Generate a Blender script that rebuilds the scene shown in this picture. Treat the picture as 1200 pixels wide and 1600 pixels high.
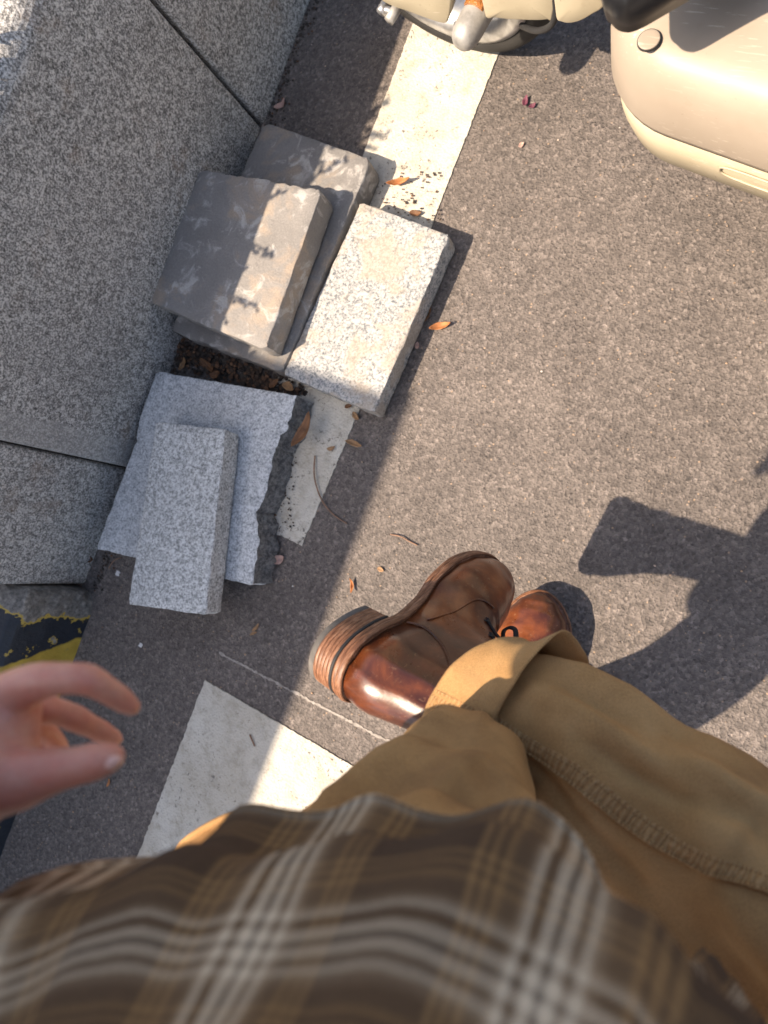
import bpy, math, random
from mathutils import Vector, Matrix, noise
random.seed(7)
R = math.radians
for o in list(bpy.data.objects): bpy.data.objects.remove(o)
sc = bpy.context.scene
COL = sc.collection

# ------------------------------------------------------------------ camera
F, CX, CY, H = 1080., 600., 800., 1.05          # focal length and centre in photo pixels, height of the lens in metres
NADIR = (1018., 904.)                           # pixel straight below the lens (where the wall's upright joints meet)
def cray(px, py): return Vector(((px-CX)/F, -(py-CY)/F, -1.))
UP = (-cray(*NADIR)).normalized()
def _g(px, py):
    d = cray(px, py); return d*(H/-(d.dot(UP)))
YV = _g(490, 0)-_g(0, 1320); YV = (YV-UP*YV.dot(UP)).normalized()   # world y runs along the granite wall
XV = YV.cross(UP)
ROT = Matrix((XV, YV, UP))
def at(px, py, z=0.):
    d = ROT @ cray(px, py); return Vector((0, 0, H))+d*((z-H)/d.z)
cd = bpy.data.cameras.new('camera'); cam = bpy.data.objects.new('camera', cd); COL.objects.link(cam)
cam.matrix_world = Matrix.Translation((0, 0, H)) @ ROT.to_4x4()
cd.sensor_fit = 'AUTO'; cd.sensor_width = 36; cd.lens = 36*F/1600; cd.clip_start = .01; cd.clip_end = 500
cd.dof.use_dof = True; cd.dof.focus_distance = .86; cd.dof.aperture_fstop = 5.4
sc.camera = cam
# ------------------------------------------------------------------ light
SUN = Vector((.474, .58, -1.))                  # travel of the light, read from the shadows
w = bpy.data.worlds.new('World'); sc.world = w; w.use_nodes = True
nt = w.node_tree; nt.nodes.clear()
sky = nt.nodes.new('ShaderNodeTexSky'); sky.sky_type = 'NISHITA'; sky.sun_disc = False
sky.sun_elevation = math.atan2(1, math.hypot(SUN.x, SUN.y)); sky.sun_rotation = math.atan2(-SUN.x, -SUN.y)
sky.dust_density = 3.0; sky.air_density = 1.0
bg = nt.nodes.new('ShaderNodeBackground'); bg.inputs['Strength'].default_value = .105
ow = nt.nodes.new('ShaderNodeOutputWorld')
hs = nt.nodes.new('ShaderNodeHueSaturation'); hs.inputs['Saturation'].default_value = .95
nt.links.new(sky.outputs[0], hs.inputs['Color']); nt.links.new(hs.outputs[0], bg.inputs[0]); nt.links.new(bg.outputs[0], ow.inputs[0])
sd = bpy.data.lights.new('sun', 'SUN'); sd.energy = 4.3; sd.angle = R(.7); sd.color = (1, .82, .63)
so = bpy.data.objects.new('sun', sd); COL.objects.link(so); so.location = (-3, -4, 6)
so.rotation_euler = SUN.to_track_quat('-Z', 'Y').to_euler()
vs = sc.view_settings; vs.view_transform = 'Standard'; vs.look = 'None'; vs.gamma = 1; vs.exposure = 1.22
vs.use_curve_mapping = False

# ------------------------------------------------------------------ materials
class NT:
    """tiny node-graph helper"""
    def __init__(s, name):
        s.m = bpy.data.materials.new(name); s.m.use_nodes = True; s.t = s.m.node_tree
        s.b = s.t.nodes['Principled BSDF']; s.tc = s.t.nodes.new('ShaderNodeTexCoord')
    def n(s, typ, **kw):
        x = s.t.nodes.new(typ)
        for k, v in kw.items(): setattr(x, k, v)
        return x
    def put(s, sock, v):
        if hasattr(v, 'is_output') or isinstance(v, bpy.types.NodeSocket): s.t.links.new(v, sock)
        else: sock.default_value = v
    def noise(s, scale, detail=4, rough=.55, vec=None, dist=0):
        x = s.n('ShaderNodeTexNoise'); s.put(x.inputs['Vector'], vec or s.tc.outputs['Object'])
        x.inputs['Scale'].default_value = scale; x.inputs['Detail'].default_value = detail
        x.inputs['Roughness'].default_value = rough; x.inputs['Distortion'].default_value = dist
        return x.outputs['Fac']
    def voro(s, scale, feature='F1', out='Distance', vec=None, rnd=1):
        x = s.n('ShaderNodeTexVoronoi', feature=feature); s.put(x.inputs['Vector'], vec or s.tc.outputs['Object'])
        x.inputs['Scale'].default_value = scale; x.inputs['Randomness'].default_value = rnd
        return x.outputs[out]
    def ramp(s, fac, stops, interp='LINEAR'):
        x = s.n('ShaderNodeValToRGB'); s.put(x.inputs[0], fac); e = x.color_ramp; e.interpolation = interp
        while len(e.elements) < len(stops): e.elements.new(.5)
        for el, (p, c) in zip(e.elements, stops):
            el.position = p; el.color = (c, c, c, 1) if isinstance(c, (int, float)) else (*c, 1)
        return x.outputs[0]
    def mix(s, fac, a, b, mode='MIX'):
        x = s.n('ShaderNodeMix', data_type='RGBA', blend_type=mode); s.put(x.inputs['Factor'], fac)
        for k, v in ((6, a), (7, b)):
            s.put(x.inputs[k], v if isinstance(v, bpy.types.NodeSocket) else (*v, 1))
        return x.outputs[2]
    def math(s, op, a, b=0., c=0.):
        x = s.n('ShaderNodeMath', operation=op); s.put(x.inputs[0], a); s.put(x.inputs[1], b); s.put(x.inputs[2], c)
        return x.outputs[0]
    def sep(s, vec):
        x = s.n('ShaderNodeSeparateXYZ'); s.put(x.inputs[0], vec); return x.outputs
    def bump(s, h, strength, dist, prev=None):
        x = s.n('ShaderNodeBump'); s.put(x.inputs['Height'], h); x.inputs['Strength'].default_value = strength
        x.inputs['Distance'].default_value = dist
        if prev is not None: s.put(x.inputs['Normal'], prev)
        return x.outputs[0]
    def done(s, col=None, rough=None, normal=None, **kw):
        if col is not None: s.put(s.b.inputs['Base Color'], col if isinstance(col, bpy.types.NodeSocket) else (*col, 1))
        if rough is not None: s.put(s.b.inputs['Roughness'], rough)
        if normal is not None: s.put(s.b.inputs['Normal'], normal)
        for k, v in kw.items(): s.put(s.b.inputs[k.replace('_', ' ')], v)
        return s.m
M = {}
def m_asphalt():
    g = NT('asphalt')
    wob = g.n('ShaderNodeVectorMath', operation='ADD'); nn = g.n('ShaderNodeTexNoise'); nn.inputs['Scale'].default_value = 160; g.put(nn.inputs['Vector'], g.tc.outputs['Object'])
    sc_ = g.n('ShaderNodeVectorMath', operation='SCALE'); g.put(sc_.inputs[0], nn.outputs['Color']); sc_.inputs['Scale'].default_value = .004
    g.put(wob.inputs[0], g.tc.outputs['Object']); g.put(wob.inputs[1], sc_.outputs[0]); wv = wob.outputs[0]
    v = g.voro(185, vec=wv); v2 = g.voro(260, vec=wv); n = g.noise(9, 5); f = g.noise(380, 4, .7); md = g.noise(130, 5, .65); big = g.noise(2.2, 3)
    vc = g.sep(g.voro(185, out='Color', vec=wv))[0]; vc2 = g.sep(g.voro(260, out='Color', vec=wv))[1]
    col = g.ramp(n, [(.3, (.114, .096, .085)), (.7, (.150, .127, .112))])
    col = g.mix(.8, col, g.ramp(vc, [(0, .66), (.5, .96), (.85, 1.14), (1, 1.5)]), 'MULTIPLY')
    col = g.mix(.7, col, g.ramp(vc2, [(0, .60), (.5, .98), (.9, 1.16), (1, 1.7)]), 'MULTIPLY')
    col = g.mix(g.ramp(md, [(.30, .8), (.42, 0)]), col, (.022, .020, .019))
    col = g.mix(g.ramp(f, [(.63, 0), (.72, .5)]), col, (.24, .19, .15))
    sp = g.sep(g.voro(210, out='Color'))[1]
    col = g.mix(g.math('MULTIPLY', g.ramp(sp, [(.965, 0), (.975, 1)]), g.ramp(g.voro(210), [(.2, .8), (.4, 0)])), col, (.34, .24, .16))
    col = g.mix(.7, col, g.ramp(big, [(.3, .84), (.7, 1.12)]), 'MULTIPLY')
    b = g.bump(v, .45, .003); b = g.bump(md, .4, .004, b); b = g.bump(v2, .6, .0020, b); b = g.bump(f, .5, .0014, b); b = g.bump(g.noise(40, 3), .45, .004, b)
    return g.done(col, g.ramp(f, [(.3, .62), (.7, .9)]), b)
def m_paint():
    g = NT('road_paint')
    n = g.noise(60, 5, .7); big = g.noise(9, 4); f = g.noise(260, 3, .7)
    col = g.ramp(big, [(.3, (.45, .41, .335)), (.65, (.55, .52, .45))])
    pit = g.math('MULTIPLY', g.ramp(n, [(.60, 0), (.66, 1)]), g.ramp(g.noise(14, 3), [(.46, 0), (.6, 1)]))
    col = g.mix(g.math('MULTIPLY', pit, .8), col, (.13, .11, .085))
    col = g.mix(g.ramp(f, [(.60, 0), (.7, .6)]), col, (.25, .21, .16))
    col = g.mix(g.ramp(g.noise(35, 6, .75), [(.48, 0), (.70, .7)]), col, (.29, .25, .19))
    col = g.mix(g.math('MULTIPLY', g.ramp(g.noise(120, 5, .75), [(.58, 0), (.63, 1)]), g.ramp(g.noise(7, 4, .6), [(.44, 0), (.56, 1)])), col, (.10, .088, .078))
    b = g.bump(g.voro(230), .5, .002); b = g.bump(n, .4, .003, b)
    return g.done(col, .8, b)
def m_granite(name, lo, mid, hi, scale=230, stain=None, bump=.35, spotlo=.36, spothi=.58, big=.35, patch=None):
    g = NT(name)
    f = g.noise(scale, 3, .75); f2 = g.noise(scale*.42, 3, .6); bg_ = g.noise(5, 4)
    s = g.math('ADD', g.math('MULTIPLY', f, .7), g.math('MULTIPLY', f2, .3))
    col = g.ramp(s, [(spotlo, lo), ((spotlo+spothi)/2, mid), (spothi, hi)])
    col = g.mix(big, col, g.ramp(bg_, [(.25, .62), (.75, 1.25)]), 'MULTIPLY')
    if stain:
        col = g.mix(g.math('MULTIPLY', g.ramp(g.noise(7, 6, .7), [(.58, 0), (.72, 1)]), .6), col, stain)
    if patch:
        col = g.mix(g.math('MULTIPLY', g.ramp(g.noise(16, 6, .62, dist=.6), [(.50, 0), (.60, 1)]), .62), col, patch)
    if name == 'flamed_granite':
        py_ = g.sep(g.tc.outputs['Object'])[1]
        band_ = g.math('LESS_THAN', g.math('ABSOLUTE', g.math('ADD', g.math('ADD', py_, .143), g.math('MULTIPLY', g.math('SUBTRACT', g.noise(18, 4), .5), .02))), .026)
        col = g.mix(g.math('MULTIPLY', band_, .45), col, (.36, .35, .33))
    b = g.bump(f, bump, .0018); b = g.bump(f2, bump, .002, b); b = g.bump(g.noise(28, 4), .3, .004, b)
    return g.done(col, .78, b)
def m_concrete(name, a, bcol, light, warm):
    g = NT(name)
    n = g.noise(11, 6, .6); n2 = g.noise(24, 6, .65, dist=.8); f = g.noise(300, 3, .7)
    col = g.ramp(n, [(.3, a), (.7, bcol)])
    col = g.mix(g.math('MULTIPLY', g.ramp(g.noise(13, 5, .6, dist=.5), [(.54, 0), (.66, 1)]), .6), col, warm)  # warm-toned patches scattered by noise
    col = g.mix(g.math('MULTIPLY', g.ramp(n2, [(.54, 0), (.64, 1)]), .7), col, light)
    col = g.mix(.5, col, g.ramp(f, [(.3, .7), (.7, 1.2)]), 'MULTIPLY')
    b = g.bump(f, .4, .0014); b = g.bump(n2, .6, .004, b); b = g.bump(g.noise(70, 4), .35, .002, b)
    return g.done(col, .72, b)
def m_canvas(name='duck_canvas', worn=False):
    g = NT(name)
    def yarn(sx, sy):
        mp = g.n('ShaderNodeMapping'); g.put(mp.inputs['Vector'], g.tc.outputs['UV']); mp.inputs['Scale'].default_value = (sx, sy, 1)
        return g.noise(1, 2, .5, vec=mp.outputs[0])
    uv = g.sep(g.tc.outputs['UV']); k = 2*math.pi/.0020; jit = g.math('MULTIPLY', yarn(120, 120), 1.6)
    wa = g.math('SINE', g.math('ADD', g.math('MULTIPLY', uv[0], k), jit)); wb = g.math('SINE', g.math('ADD', g.math('MULTIPLY', uv[1], k), jit))
    wv = g.math('ADD', g.math('MULTIPLY', g.math('MULTIPLY', wa, wb), .19), g.math('ADD', g.math('MULTIPLY', yarn(1500, 420), .5), g.math('MULTIPLY', yarn(420, 1500), .5)))
    n = g.noise(16, 5, .6); f = g.noise(700, 2); big = g.noise(5, 4, .6)
    col = g.ramp(n, [(.3, (.32, .172, .060)), (.5, (.385, .213, .078)), (.7, (.45, .262, .105))])
    col = g.mix(g.ramp(big, [(.50, 0), (.70, .5)]), col, (.42, .275, .13))
    col = g.mix(g.ramp(g.noise(8, 4, .6), [(.32, .6), (.47, 0)]), col, (.22, .12, .050))
    col = g.mix(.5, col, g.ramp(wv, [(.34, .42), (.5, 1.0), (.66, 1.62)]), 'MULTIPLY')
    if worn:                                     # felled seam: abrasion on the puckers, darker colour in the dips
        pu = g.math('SINE', g.math('ADD', g.math('MULTIPLY', uv[1], 2*math.pi/.0062), g.math('MULTIPLY', yarn(90, 110), 13)))
        col = g.mix(g.ramp(pu, [(.1, 0), (.95, .35)]), col, (.50, .33, .17)); col = g.mix(g.ramp(g.math('MULTIPLY', pu, -1), [(.2, 0), (1, .5)]), col, (.24, .12, .045))
    nb = g.bump(wv, .7, .0010); nb = g.bump(f, .25, .0005, nb); nb = g.bump(g.noise(34, 4), .4, .004, nb)
    if worn: nb = g.bump(pu, .4, .0016, nb)
    return g.done(col, .88, nb)
def m_plaid():
    g = NT('plaid_flannel')
    uv = g.sep(g.tc.outputs['UV'])
    D, K, T, Wt, G, C_ = (.058, .031, .014), (.034, .021, .013), (.26, .150, .058), (.60, .49, .35), (.115, .068, .032), (.27, .19, .115)
    stops = [(0, D), (.20, D), (.215, T), (.235, D), (.255, T), (.275, D), (.295, T), (.32, G), (.36, G), (.38, C_), (.405, Wt), (.425, G), (.445, G), (.465, Wt), (.485, Wt), (.505, K), (.525, Wt), (.545, Wt), (.565, G),
             (.60, Wt), (.62, C_), (.66, G), (.70, G), (.72, T), (.74, D), (.76, T), (.78, D), (.80, T), (.82, D), (1, D)]
    def band(t, off):
        fr = g.math('FRACT', g.math('ADD', g.math('DIVIDE', t, .100), off)); return g.ramp(fr, stops, 'LINEAR')
    nz = g.math('MULTIPLY', g.math('SUBTRACT', g.noise(25, 3), .5), .004)
    cu = band(g.math('ADD', uv[0], nz), .10); cv = band(g.math('ADD', uv[1], nz), .57)
    k = 2*math.pi/.0014
    tw = g.math('SINE', g.math('MULTIPLY', g.math('ADD', uv[0], uv[1]), k))
    col = g.mix(g.math('ADD', g.math('MULTIPLY', tw, .2), .40), cu, cv)
    col = g.mix(.7, col, g.ramp(g.noise(9, 4), [(.3, .72), (.7, 1.25)]), 'MULTIPLY')
    fz = g.noise(420, 3, .7)
    col = g.mix(.4, col, g.ramp(fz, [(.3, .7), (.7, 1.25)]), 'MULTIPLY')
    b = g.bump(tw, .3, .0006); b = g.bump(fz, .4, .0012, b); b = g.bump(g.noise(40, 3), .3, .003, b)
    return g.done(col, .95, b)
def m_leather():
    g = NT('oiled_leather')
    n = g.noise(14, 6, .65, dist=.4); f = g.noise(260, 3, .6); n2 = g.noise(38, 5, .7)
    col = g.ramp(n, [(.28, (.028, .0075, .0034)), (.46, (.080, .020, .0065)), (.62, (.19, .052, .013)), (.8, (.34, .125, .036))])
    col = g.mix(g.ramp(n2, [(.6, 0), (.72, .5)]), col, (.23, .10, .04))
    sc_ = g.noise(120, 2, .5, dist=2.5)
    col = g.mix(g.ramp(sc_, [(.66, 0), (.69, .35)]), col, (.28, .15, .08))
    b = g.bump(f, .08, .0006); b = g.bump(n2, .22, .0015, b); b = g.bump(g.noise(70, 4), .12, .0015, b)
    return g.done(col, g.ramp(n2, [(.3, .24), (.7, .44)]), b, Coat_Weight=.4, Coat_Roughness=.2, Specular_IOR_Level=.5)
def m_stack():
    g = NT('stacked_leather')
    z = g.sep(g.tc.outputs['Object'])
    mp = g.n('ShaderNodeMapping'); g.put(mp.inputs['Vector'], g.tc.outputs['Object']); mp.inputs['Scale'].default_value = (1, 1, 6)
    n = g.noise(70, 5, .7, vec=mp.outputs[0]); l = g.math('FRACT', g.math('DIVIDE', z[2], .0042))
    col = g.ramp(n, [(.3, (.075, .030, .014)), (.5, (.20, .085, .040)), (.7, (.40, .22, .13))])
    col = g.mix(g.ramp(l, [(0, .6), (.10, 0), (.92, 0), (1, .6)]), col, (.025, .010, .006))
    b = g.bump(l, .25, .0006); b = g.bump(n, .3, .0008, b)
    return g.done(col, .5, b)
def m_simple(name, col, rough=.6, var=.25, scale=40, bump=.15, dist=.001, **kw):
    g = NT(name)
    n = g.noise(scale, 4, .6)
    c = g.mix(1, col, g.ramp(n, [(.3, 1-var), (.7, 1+var)]), 'MULTIPLY')
    return g.done(c, rough, g.bump(g.noise(scale*4, 3), bump, dist), **kw)
def m_skin():
    g = NT('skin')
    n = g.noise(26, 4, .6); f = g.noise(420, 3, .6); v = g.voro(520); bl = g.noise(75, 4, .6)
    col = g.ramp(n, [(.3, (.53, .22, .155)), (.7, (.63, .31, .23))])
    col = g.mix(g.ramp(bl, [(.45, 0), (.68, .55)]), col, (.56, .17, .115))
    col = g.mix(g.ramp(bl, [(.28, .35), (.42, 0)]), col, (.60, .37, .26))
    col = g.mix(.4, col, g.ramp(f, [(.3, .82), (.7, 1.12)]), 'MULTIPLY')
    b = g.bump(v, .25, .0006); b = g.bump(g.noise(110, 4), .35, .0014, b)
    return g.done(col, .42, b, Subsurface_Weight=.25, Subsurface_Radius=(.010, .004, .002), Subsurface_Scale=.5)
def m_scooter(name, a, b_, metal=0.):
    g = NT(name)
    n = g.noise(9, 5, .6); f = g.noise(150, 4, .7)
    mp = g.n('ShaderNodeMapping'); g.put(mp.inputs['Vector'], g.tc.outputs['Object']); mp.inputs['Rotation'].default_value = (0, 0, .5); mp.inputs['Scale'].default_value = (1, 14, 14)
    scr = g.noise(22, 3, .6, vec=mp.outputs[0])
    col = g.ramp(n, [(.3, a), (.7, b_)])
    col = g.mix(g.math('MULTIPLY', g.ramp(scr, [(.62, 0), (.65, 1)]), g.ramp(g.noise(6, 2), [(.45, 0), (.6, .6)])), col, (.62, .55, .45))
    col = g.mix(g.ramp(f, [(.68, 0), (.74, .7)]), col, (.10, .075, .055))
    col = g.mix(g.ramp(g.noise(24, 5, .7), [(.58, 0), (.8, .35)]), col, (.22, .16, .10))
    return g.done(col, g.ramp(n, [(.3, .46), (.7, .6)]), g.bump(f, .05, .0006), Metallic=metal, Coat_Weight=.05, Coat_Roughness=.3)
def m_kerb():
    g = NT('striped_kerb_paint')
    p = g.sep(g.tc.outputs['Object'])
    w_ = g.math('MULTIPLY', g.math('SUBTRACT', g.noise(30, 4, .6), .5), .02)
    t = g.math('ADD', g.math('ADD', p[1], g.math('MULTIPLY', p[2], .34)), w_)     # y plus slant
    fr = g.math('FRACT', g.math('DIVIDE', g.math('SUBTRACT', -.425, t), .62))
    yel = g.ramp(fr, [(0, 0), (.127, 0), (.13, 1), (.44, 1), (.443, 0), (1, 0)])
    col = g.mix(yel, (.012, .016, .024), g.ramp(g.noise(40, 4), [(.3, (.36, .24, .03)), (.7, (.50, .34, .05))]))
    conc = g.mix(.6, g.ramp(g.noise(160, 4, .7), [(.3, (.10, .095, .085)), (.7, (.36, .33, .29))]), g.ramp(g.voro(70), [(.1, 1.4), (.5, .5)]), 'MULTIPLY')
    chip = g.noise(22, 5, .65)
    endm = g.math('ADD', chip, g.math('MULTIPLY', g.math('ADD', p[1], .463), 9))
    col = g.mix(g.ramp(chip, [(.60, 0), (.615, 1)]), col, (.40, .28, .05))
    col = g.mix(g.ramp(chip, [(.635, 0), (.65, 1)]), col, conc)
    y2 = g.ramp(g.math('ADD', chip, g.math('MULTIPLY', g.math('ADD', p[1], .470), 9)), [(.50, 0), (.52, 1)])
    col = g.mix(y2, col, (.42, .29, .05))
    col = g.mix(g.ramp(endm, [(.50, 0), (.53, 1)]), col, conc)
    b = g.bump(g.noise(130, 4), .35, .003); b = g.bump(chip, .5, .006, b)
    return g.done(col, .55, b)
M['asphalt'] = m_asphalt(); M['paint'] = m_paint()
M['wall'] = m_granite('flamed_granite', (.065, .063, .059), (.255, .247, .232), (.64, .62, .58), 310, (.20, .12, .06), .5, .37, .59)
M['granite_light'] = m_granite('pale_granite', (.10, .112, .125), (.275, .28, .277), (.47, .455, .43), 230, None, .35, .38, .57, .25, (.36, .30, .23))
M['granite_blue'] = m_granite('blue_grey_granite', (.16, .172, .178), (.37, .382, .387), (.62, .63, .63), 270, None, .25, .34, .58, .2)
M['granite_grey'] = m_granite('grey_granite', (.13, .135, .13), (.33, .335, .325), (.64, .645, .63), 260, None, .3, .34, .58, .2)
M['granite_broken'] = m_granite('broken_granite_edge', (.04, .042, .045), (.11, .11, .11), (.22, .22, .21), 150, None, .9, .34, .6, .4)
M['conc_a'] = m_concrete('worn_concrete_slab', (.150, .142, .134), (.225, .212, .198), (.45, .43, .40), (.32, .25, .18))
M['conc_b'] = m_concrete('mottled_concrete_slab', (.185, .174, .163), (.265, .248, .230), (.50, .48, .45), (.38, .29, .205))
M['canvas'] = m_canvas(); M['canvas_worn'] = m_canvas('worn_canvas_seam', True); M['plaid'] = m_plaid(); M['leather'] = m_leather(); M['stack'] = m_stack(); M['skin'] = m_skin()
M['tan'] = m_scooter('tan_scooter_paint', (.32, .265, .205), (.375, .315, .25), .0)
M['cream'] = m_scooter('cream_plastic', (.40, .345, .235), (.46, .405, .29))
M['kerb'] = m_kerb()
M['rubber'] = m_simple('black_rubber', (.016, .016, .017), .7, .3, 60, .3)
M['tyre'] = m_simple('dusty_tyre', (.017, .016, .015), .75, .4, 30, .3)
M['toplift'] = m_simple('grey_rubber_heel', (.11, .10, .09), .8, .3, 60, .3)
M['steel'] = m_simple('brushed_steel', (.48, .48, .48), .38, .3, 50, .1, Metallic=.8)
M['alloy'] = m_simple('worn_alloy', (.34, .33, .31), .5, .25, 60, .2, Metallic=.35)
M['grip'] = m_simple('black_plastic', (.010, .010, .011), .3, .2, 30, .05)
M['amber'] = m_simple('amber_reflector', (.34, .13, .03), .22, .35, 90, .6, .003, Coat_Weight=.6)
M['thread'] = m_simple('tan_thread', (.22, .11, .035), .8, .2, 200)
M['thread_dark'] = m_simple('brown_thread', (.13, .05, .018), .7, .2, 200)
M['lace'] = m_simple('dark_lace', (.018, .013, .012), .8, .3, 300)
M['mortar'] = m_simple('dark_joint', (.03, .028, .026), .95, .3, 60)
M['leaf_green'] = m_simple('green_leaf', (.05, .09, .03), .6, .3, 60)
M['leaf_brown'] = m_simple('dry_brown_leaf', (.16, .075, .032), .7, .4, 70, .5)
M['leaf_tan'] = m_simple('dry_tan_leaf', (.30, .175, .085), .7, .35, 70, .5)
M['leaf_orange'] = m_simple('dry_orange_leaf', (.38, .15, .05), .7, .35, 70, .5)
M['leaf_purple'] = m_simple('wilted_purple_petal', (.13, .035, .06), .7, .35, 90, .4)
M['leaf_pink'] = m_simple('pale_pink_petal', (.42, .27, .22), .7, .25, 90, .4)
M['twig'] = m_simple('dry_twig', (.22, .13, .085), .8, .3, 120)
def m_grit(name, stops):
    g = NT(name); ge = g.n('ShaderNodeNewGeometry'); return g.done(g.ramp(ge.outputs['Random Per Island'], stops), .85)
M['grit'] = m_grit('mixed_grit', [(0, (.10, .085, .07)), (.35, (.22, .16, .11)), (.7, (.36, .27, .19)), (.9, (.42, .25, .14)), (1, (.55, .52, .48))])
M['litter'] = m_grit('leaf_litter_crumbs', [(0, (.018, .014, .011)), (.5, (.045, .028, .018)), (.8, (.085, .042, .022)), (1, (.16, .085, .045))])
M['soil'] = m_simple('damp_dirt', (.055, .046, .038), .95, .5, 60, .8, .004)
M['paper'] = m_simple('white_scrap', (.62, .60, .58), .8, .15, 60)
M['chalk'] = m_simple('faint_marking_line', (.30, .27, .24), .9, .35, 120, .3)
M['hair'] = m_simple('dark_hair', (.020, .014, .010), .55, .4, 200, .6)
M['nail'] = m_simple('fingernail', (.68, .40, .33), .3, .08, 40, .05)
M['paving'] = m_granite('paving_granite', (.12, .115, .11), (.28, .265, .25), (.45, .43, .4), 200)

# ------------------------------------------------------------------ object helpers
WM = {}
def link(o, parent=None, world=None):
    COL.objects.link(o); world = world or Matrix.Identity(4); WM[o.name] = world
    if parent is not None:
        o.parent = parent; o.matrix_parent_inverse = WM[parent.name].inverted()
    o.matrix_basis = world
    return o
def tag(o, label=None, cat=None, group=None, kind=None):
    for k, v in (('label', label), ('category', cat), ('group', group), ('kind', kind)):
        if v: o[k] = v
    return o
def mesh(name, verts, faces, mat, parent=None, smooth=True, uv=None, world=None, mats=None, fm=None):
    me = bpy.data.meshes.new(name); me.from_pydata([tuple(v) for v in verts], [], faces); me.update()
    for m_ in (mats or [mat]): me.materials.append(M[m_])
    if fm:
        for p, i in zip(me.polygons, fm): p.material_index = i
    if smooth:
        for p in me.polygons: p.use_smooth = True
    if uv:
        l = me.uv_layers.new(name='UVMap'); k = 0
        for fu in uv:
            for c in fu: l.data[k].uv = c; k += 1
    return link(bpy.data.objects.new(name, me), parent, world)
def empty(name, loc, parent=None):
    e = bpy.data.objects.new(name, None); e.empty_display_size = .05
    return link(e, parent, Matrix.Translation(loc))
def loft(name, rings, mat, parent=None, cap0=False, cap1=False, closed=True, world=None, uvs=None, smooth=True, solid=0):
    n = len(rings[0]); v = [p for r in rings for p in r]; f = []; uv = []
    for i in range(len(rings)-1):
        for j in range(n if closed else n-1):
            k = (j+1) % n
            f.append((i*n+j, i*n+k, (i+1)*n+k, (i+1)*n+j))
            if uvs:
                a, b = uvs(i, j), uvs(i+1, j); c, d = uvs(i, j+1), uvs(i+1, j+1); uv.append((a, c, d, b))
    if cap0: f.append(tuple(reversed(range(n)))); uv.append([uvs(0, j) for j in reversed(range(n))] if uvs else None)
    if cap1:
        o = (len(rings)-1)*n; f.append(tuple(o+j for j in range(n))); uv.append([uvs(len(rings)-1, j) for j in range(n)] if uvs else None)
    ob = mesh(name, v, f, mat, parent, smooth, uv if uvs else None, world)
    if solid:
        s = ob.modifiers.new('thickness', 'SOLIDIFY'); s.thickness = solid; s.offset = -1
    return ob
def cr(pts, t):
    """Catmull-Rom through a list of tuples/vectors, t in 0..1"""
    n = len(pts)-1; x = min(max(t, 0), 1)*n; i = min(int(x), n-1); u = x-i
    p0, p1, p2, p3 = pts[max(i-1, 0)], pts[i], pts[i+1], pts[min(i+2, n)]
    return type(p1)(.5*((2*b)+(c-a)*u+(2*a-5*b+4*c-d)*u*u+(3*b-a-3*c+d)*u**3) for a, b, c, d in zip(p0, p1, p2, p3))
def lerp_tab(tab, x):
    if x <= tab[0][0]: return tab[0][1]
    for (a, va), (b, vb) in zip(tab, tab[1:]):
        if x <= b:
            u = (x-a)/(b-a); u = u*u*(3-2*u)*.5+u*.5; return va+(vb-va)*u
    return tab[-1][1]
def tube(name, pts, r, mat, parent=None, n=8, steps=None, world=None, rfun=None, flat=1.):
    steps = steps or (len(pts)-1)*5; P = [Vector(cr([tuple(p) for p in pts], i/steps)) for i in range(steps+1)]
    rings = []; prev = None
    for i, p in enumerate(P):
        t = (P[min(i+1, steps)]-P[max(i-1, 0)]).normalized()
        a = prev-t*prev.dot(t) if prev else t.orthogonal()
        a.normalize(); prev = a; b = t.cross(a); rr = rfun(i/steps) if rfun else r
        rings.append([p+a*(rr*math.cos(2*math.pi*k/n))+b*(rr*flat*math.sin(2*math.pi*k/n)) for k in range(n)])
    return loft(name, rings, mat, parent, True, True, world=world)
def bxmesh(name, x0, x1, y0, y1, z0, z1, mat, parent=None, bev=.004):
    v = [(x, y, z) for x in (x0, x1) for y in (y0, y1) for z in (z0, z1)]
    f = [(0, 1, 3, 2), (4, 6, 7, 5), (0, 4, 5, 1), (2, 3, 7, 6), (0, 2, 6, 4), (1, 5, 7, 3)]
    o = mesh(name, v, f, mat, parent, False)
    if bev:
        b = o.modifiers.new('bevel', 'BEVEL'); b.width = bev; b.segments = 2
    return o
def nz(p, s=1.): return noise.noise(Vector(p)*s)

# ------------------------------------------------------------------ ground, markings
S = 120.
ground = mesh('asphalt_ground', [(-S, -S, 0), (S, -S, 0), (S, S, 0), (-S, S, 0)], [(0, 1, 2, 3)], 'asphalt', smooth=False)
tag(ground, 'dark worn asphalt of the parking area', kind='structure')
def sheet(name, loop, z, mat, jag=.0022, step=.005, thick=.003):
    pts = []
    for (x0, y0), (x1, y1) in zip(loop, loop[1:]+loop[:1]):
        L = math.hypot(x1-x0, y1-y0); n = max(1, min(600, int(L/step)))
        for i in range(n):
            u = i/n; x, y = x0+(x1-x0)*u, y0+(y1-y0)*u
            d = jag*(.5*nz((x, y, 3.1), 50)+1.0*nz((x, y, 8.1), 240)); e = jag*(.5*nz((x, y, 5.7), 50)+1.0*nz((x, y, 1.1), 240))
            pts.append((x+d, y+e))
    n = len(pts)
    v = [(x, y, -.002) for x, y in pts]+[(x, y, z) for x, y in pts]
    f = [(i, (i+1) % n, n+(i+1) % n, n+i) for i in range(n)]+[tuple(range(n, 2*n))]
    return mesh(name, v, f, mat, smooth=False)
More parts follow.
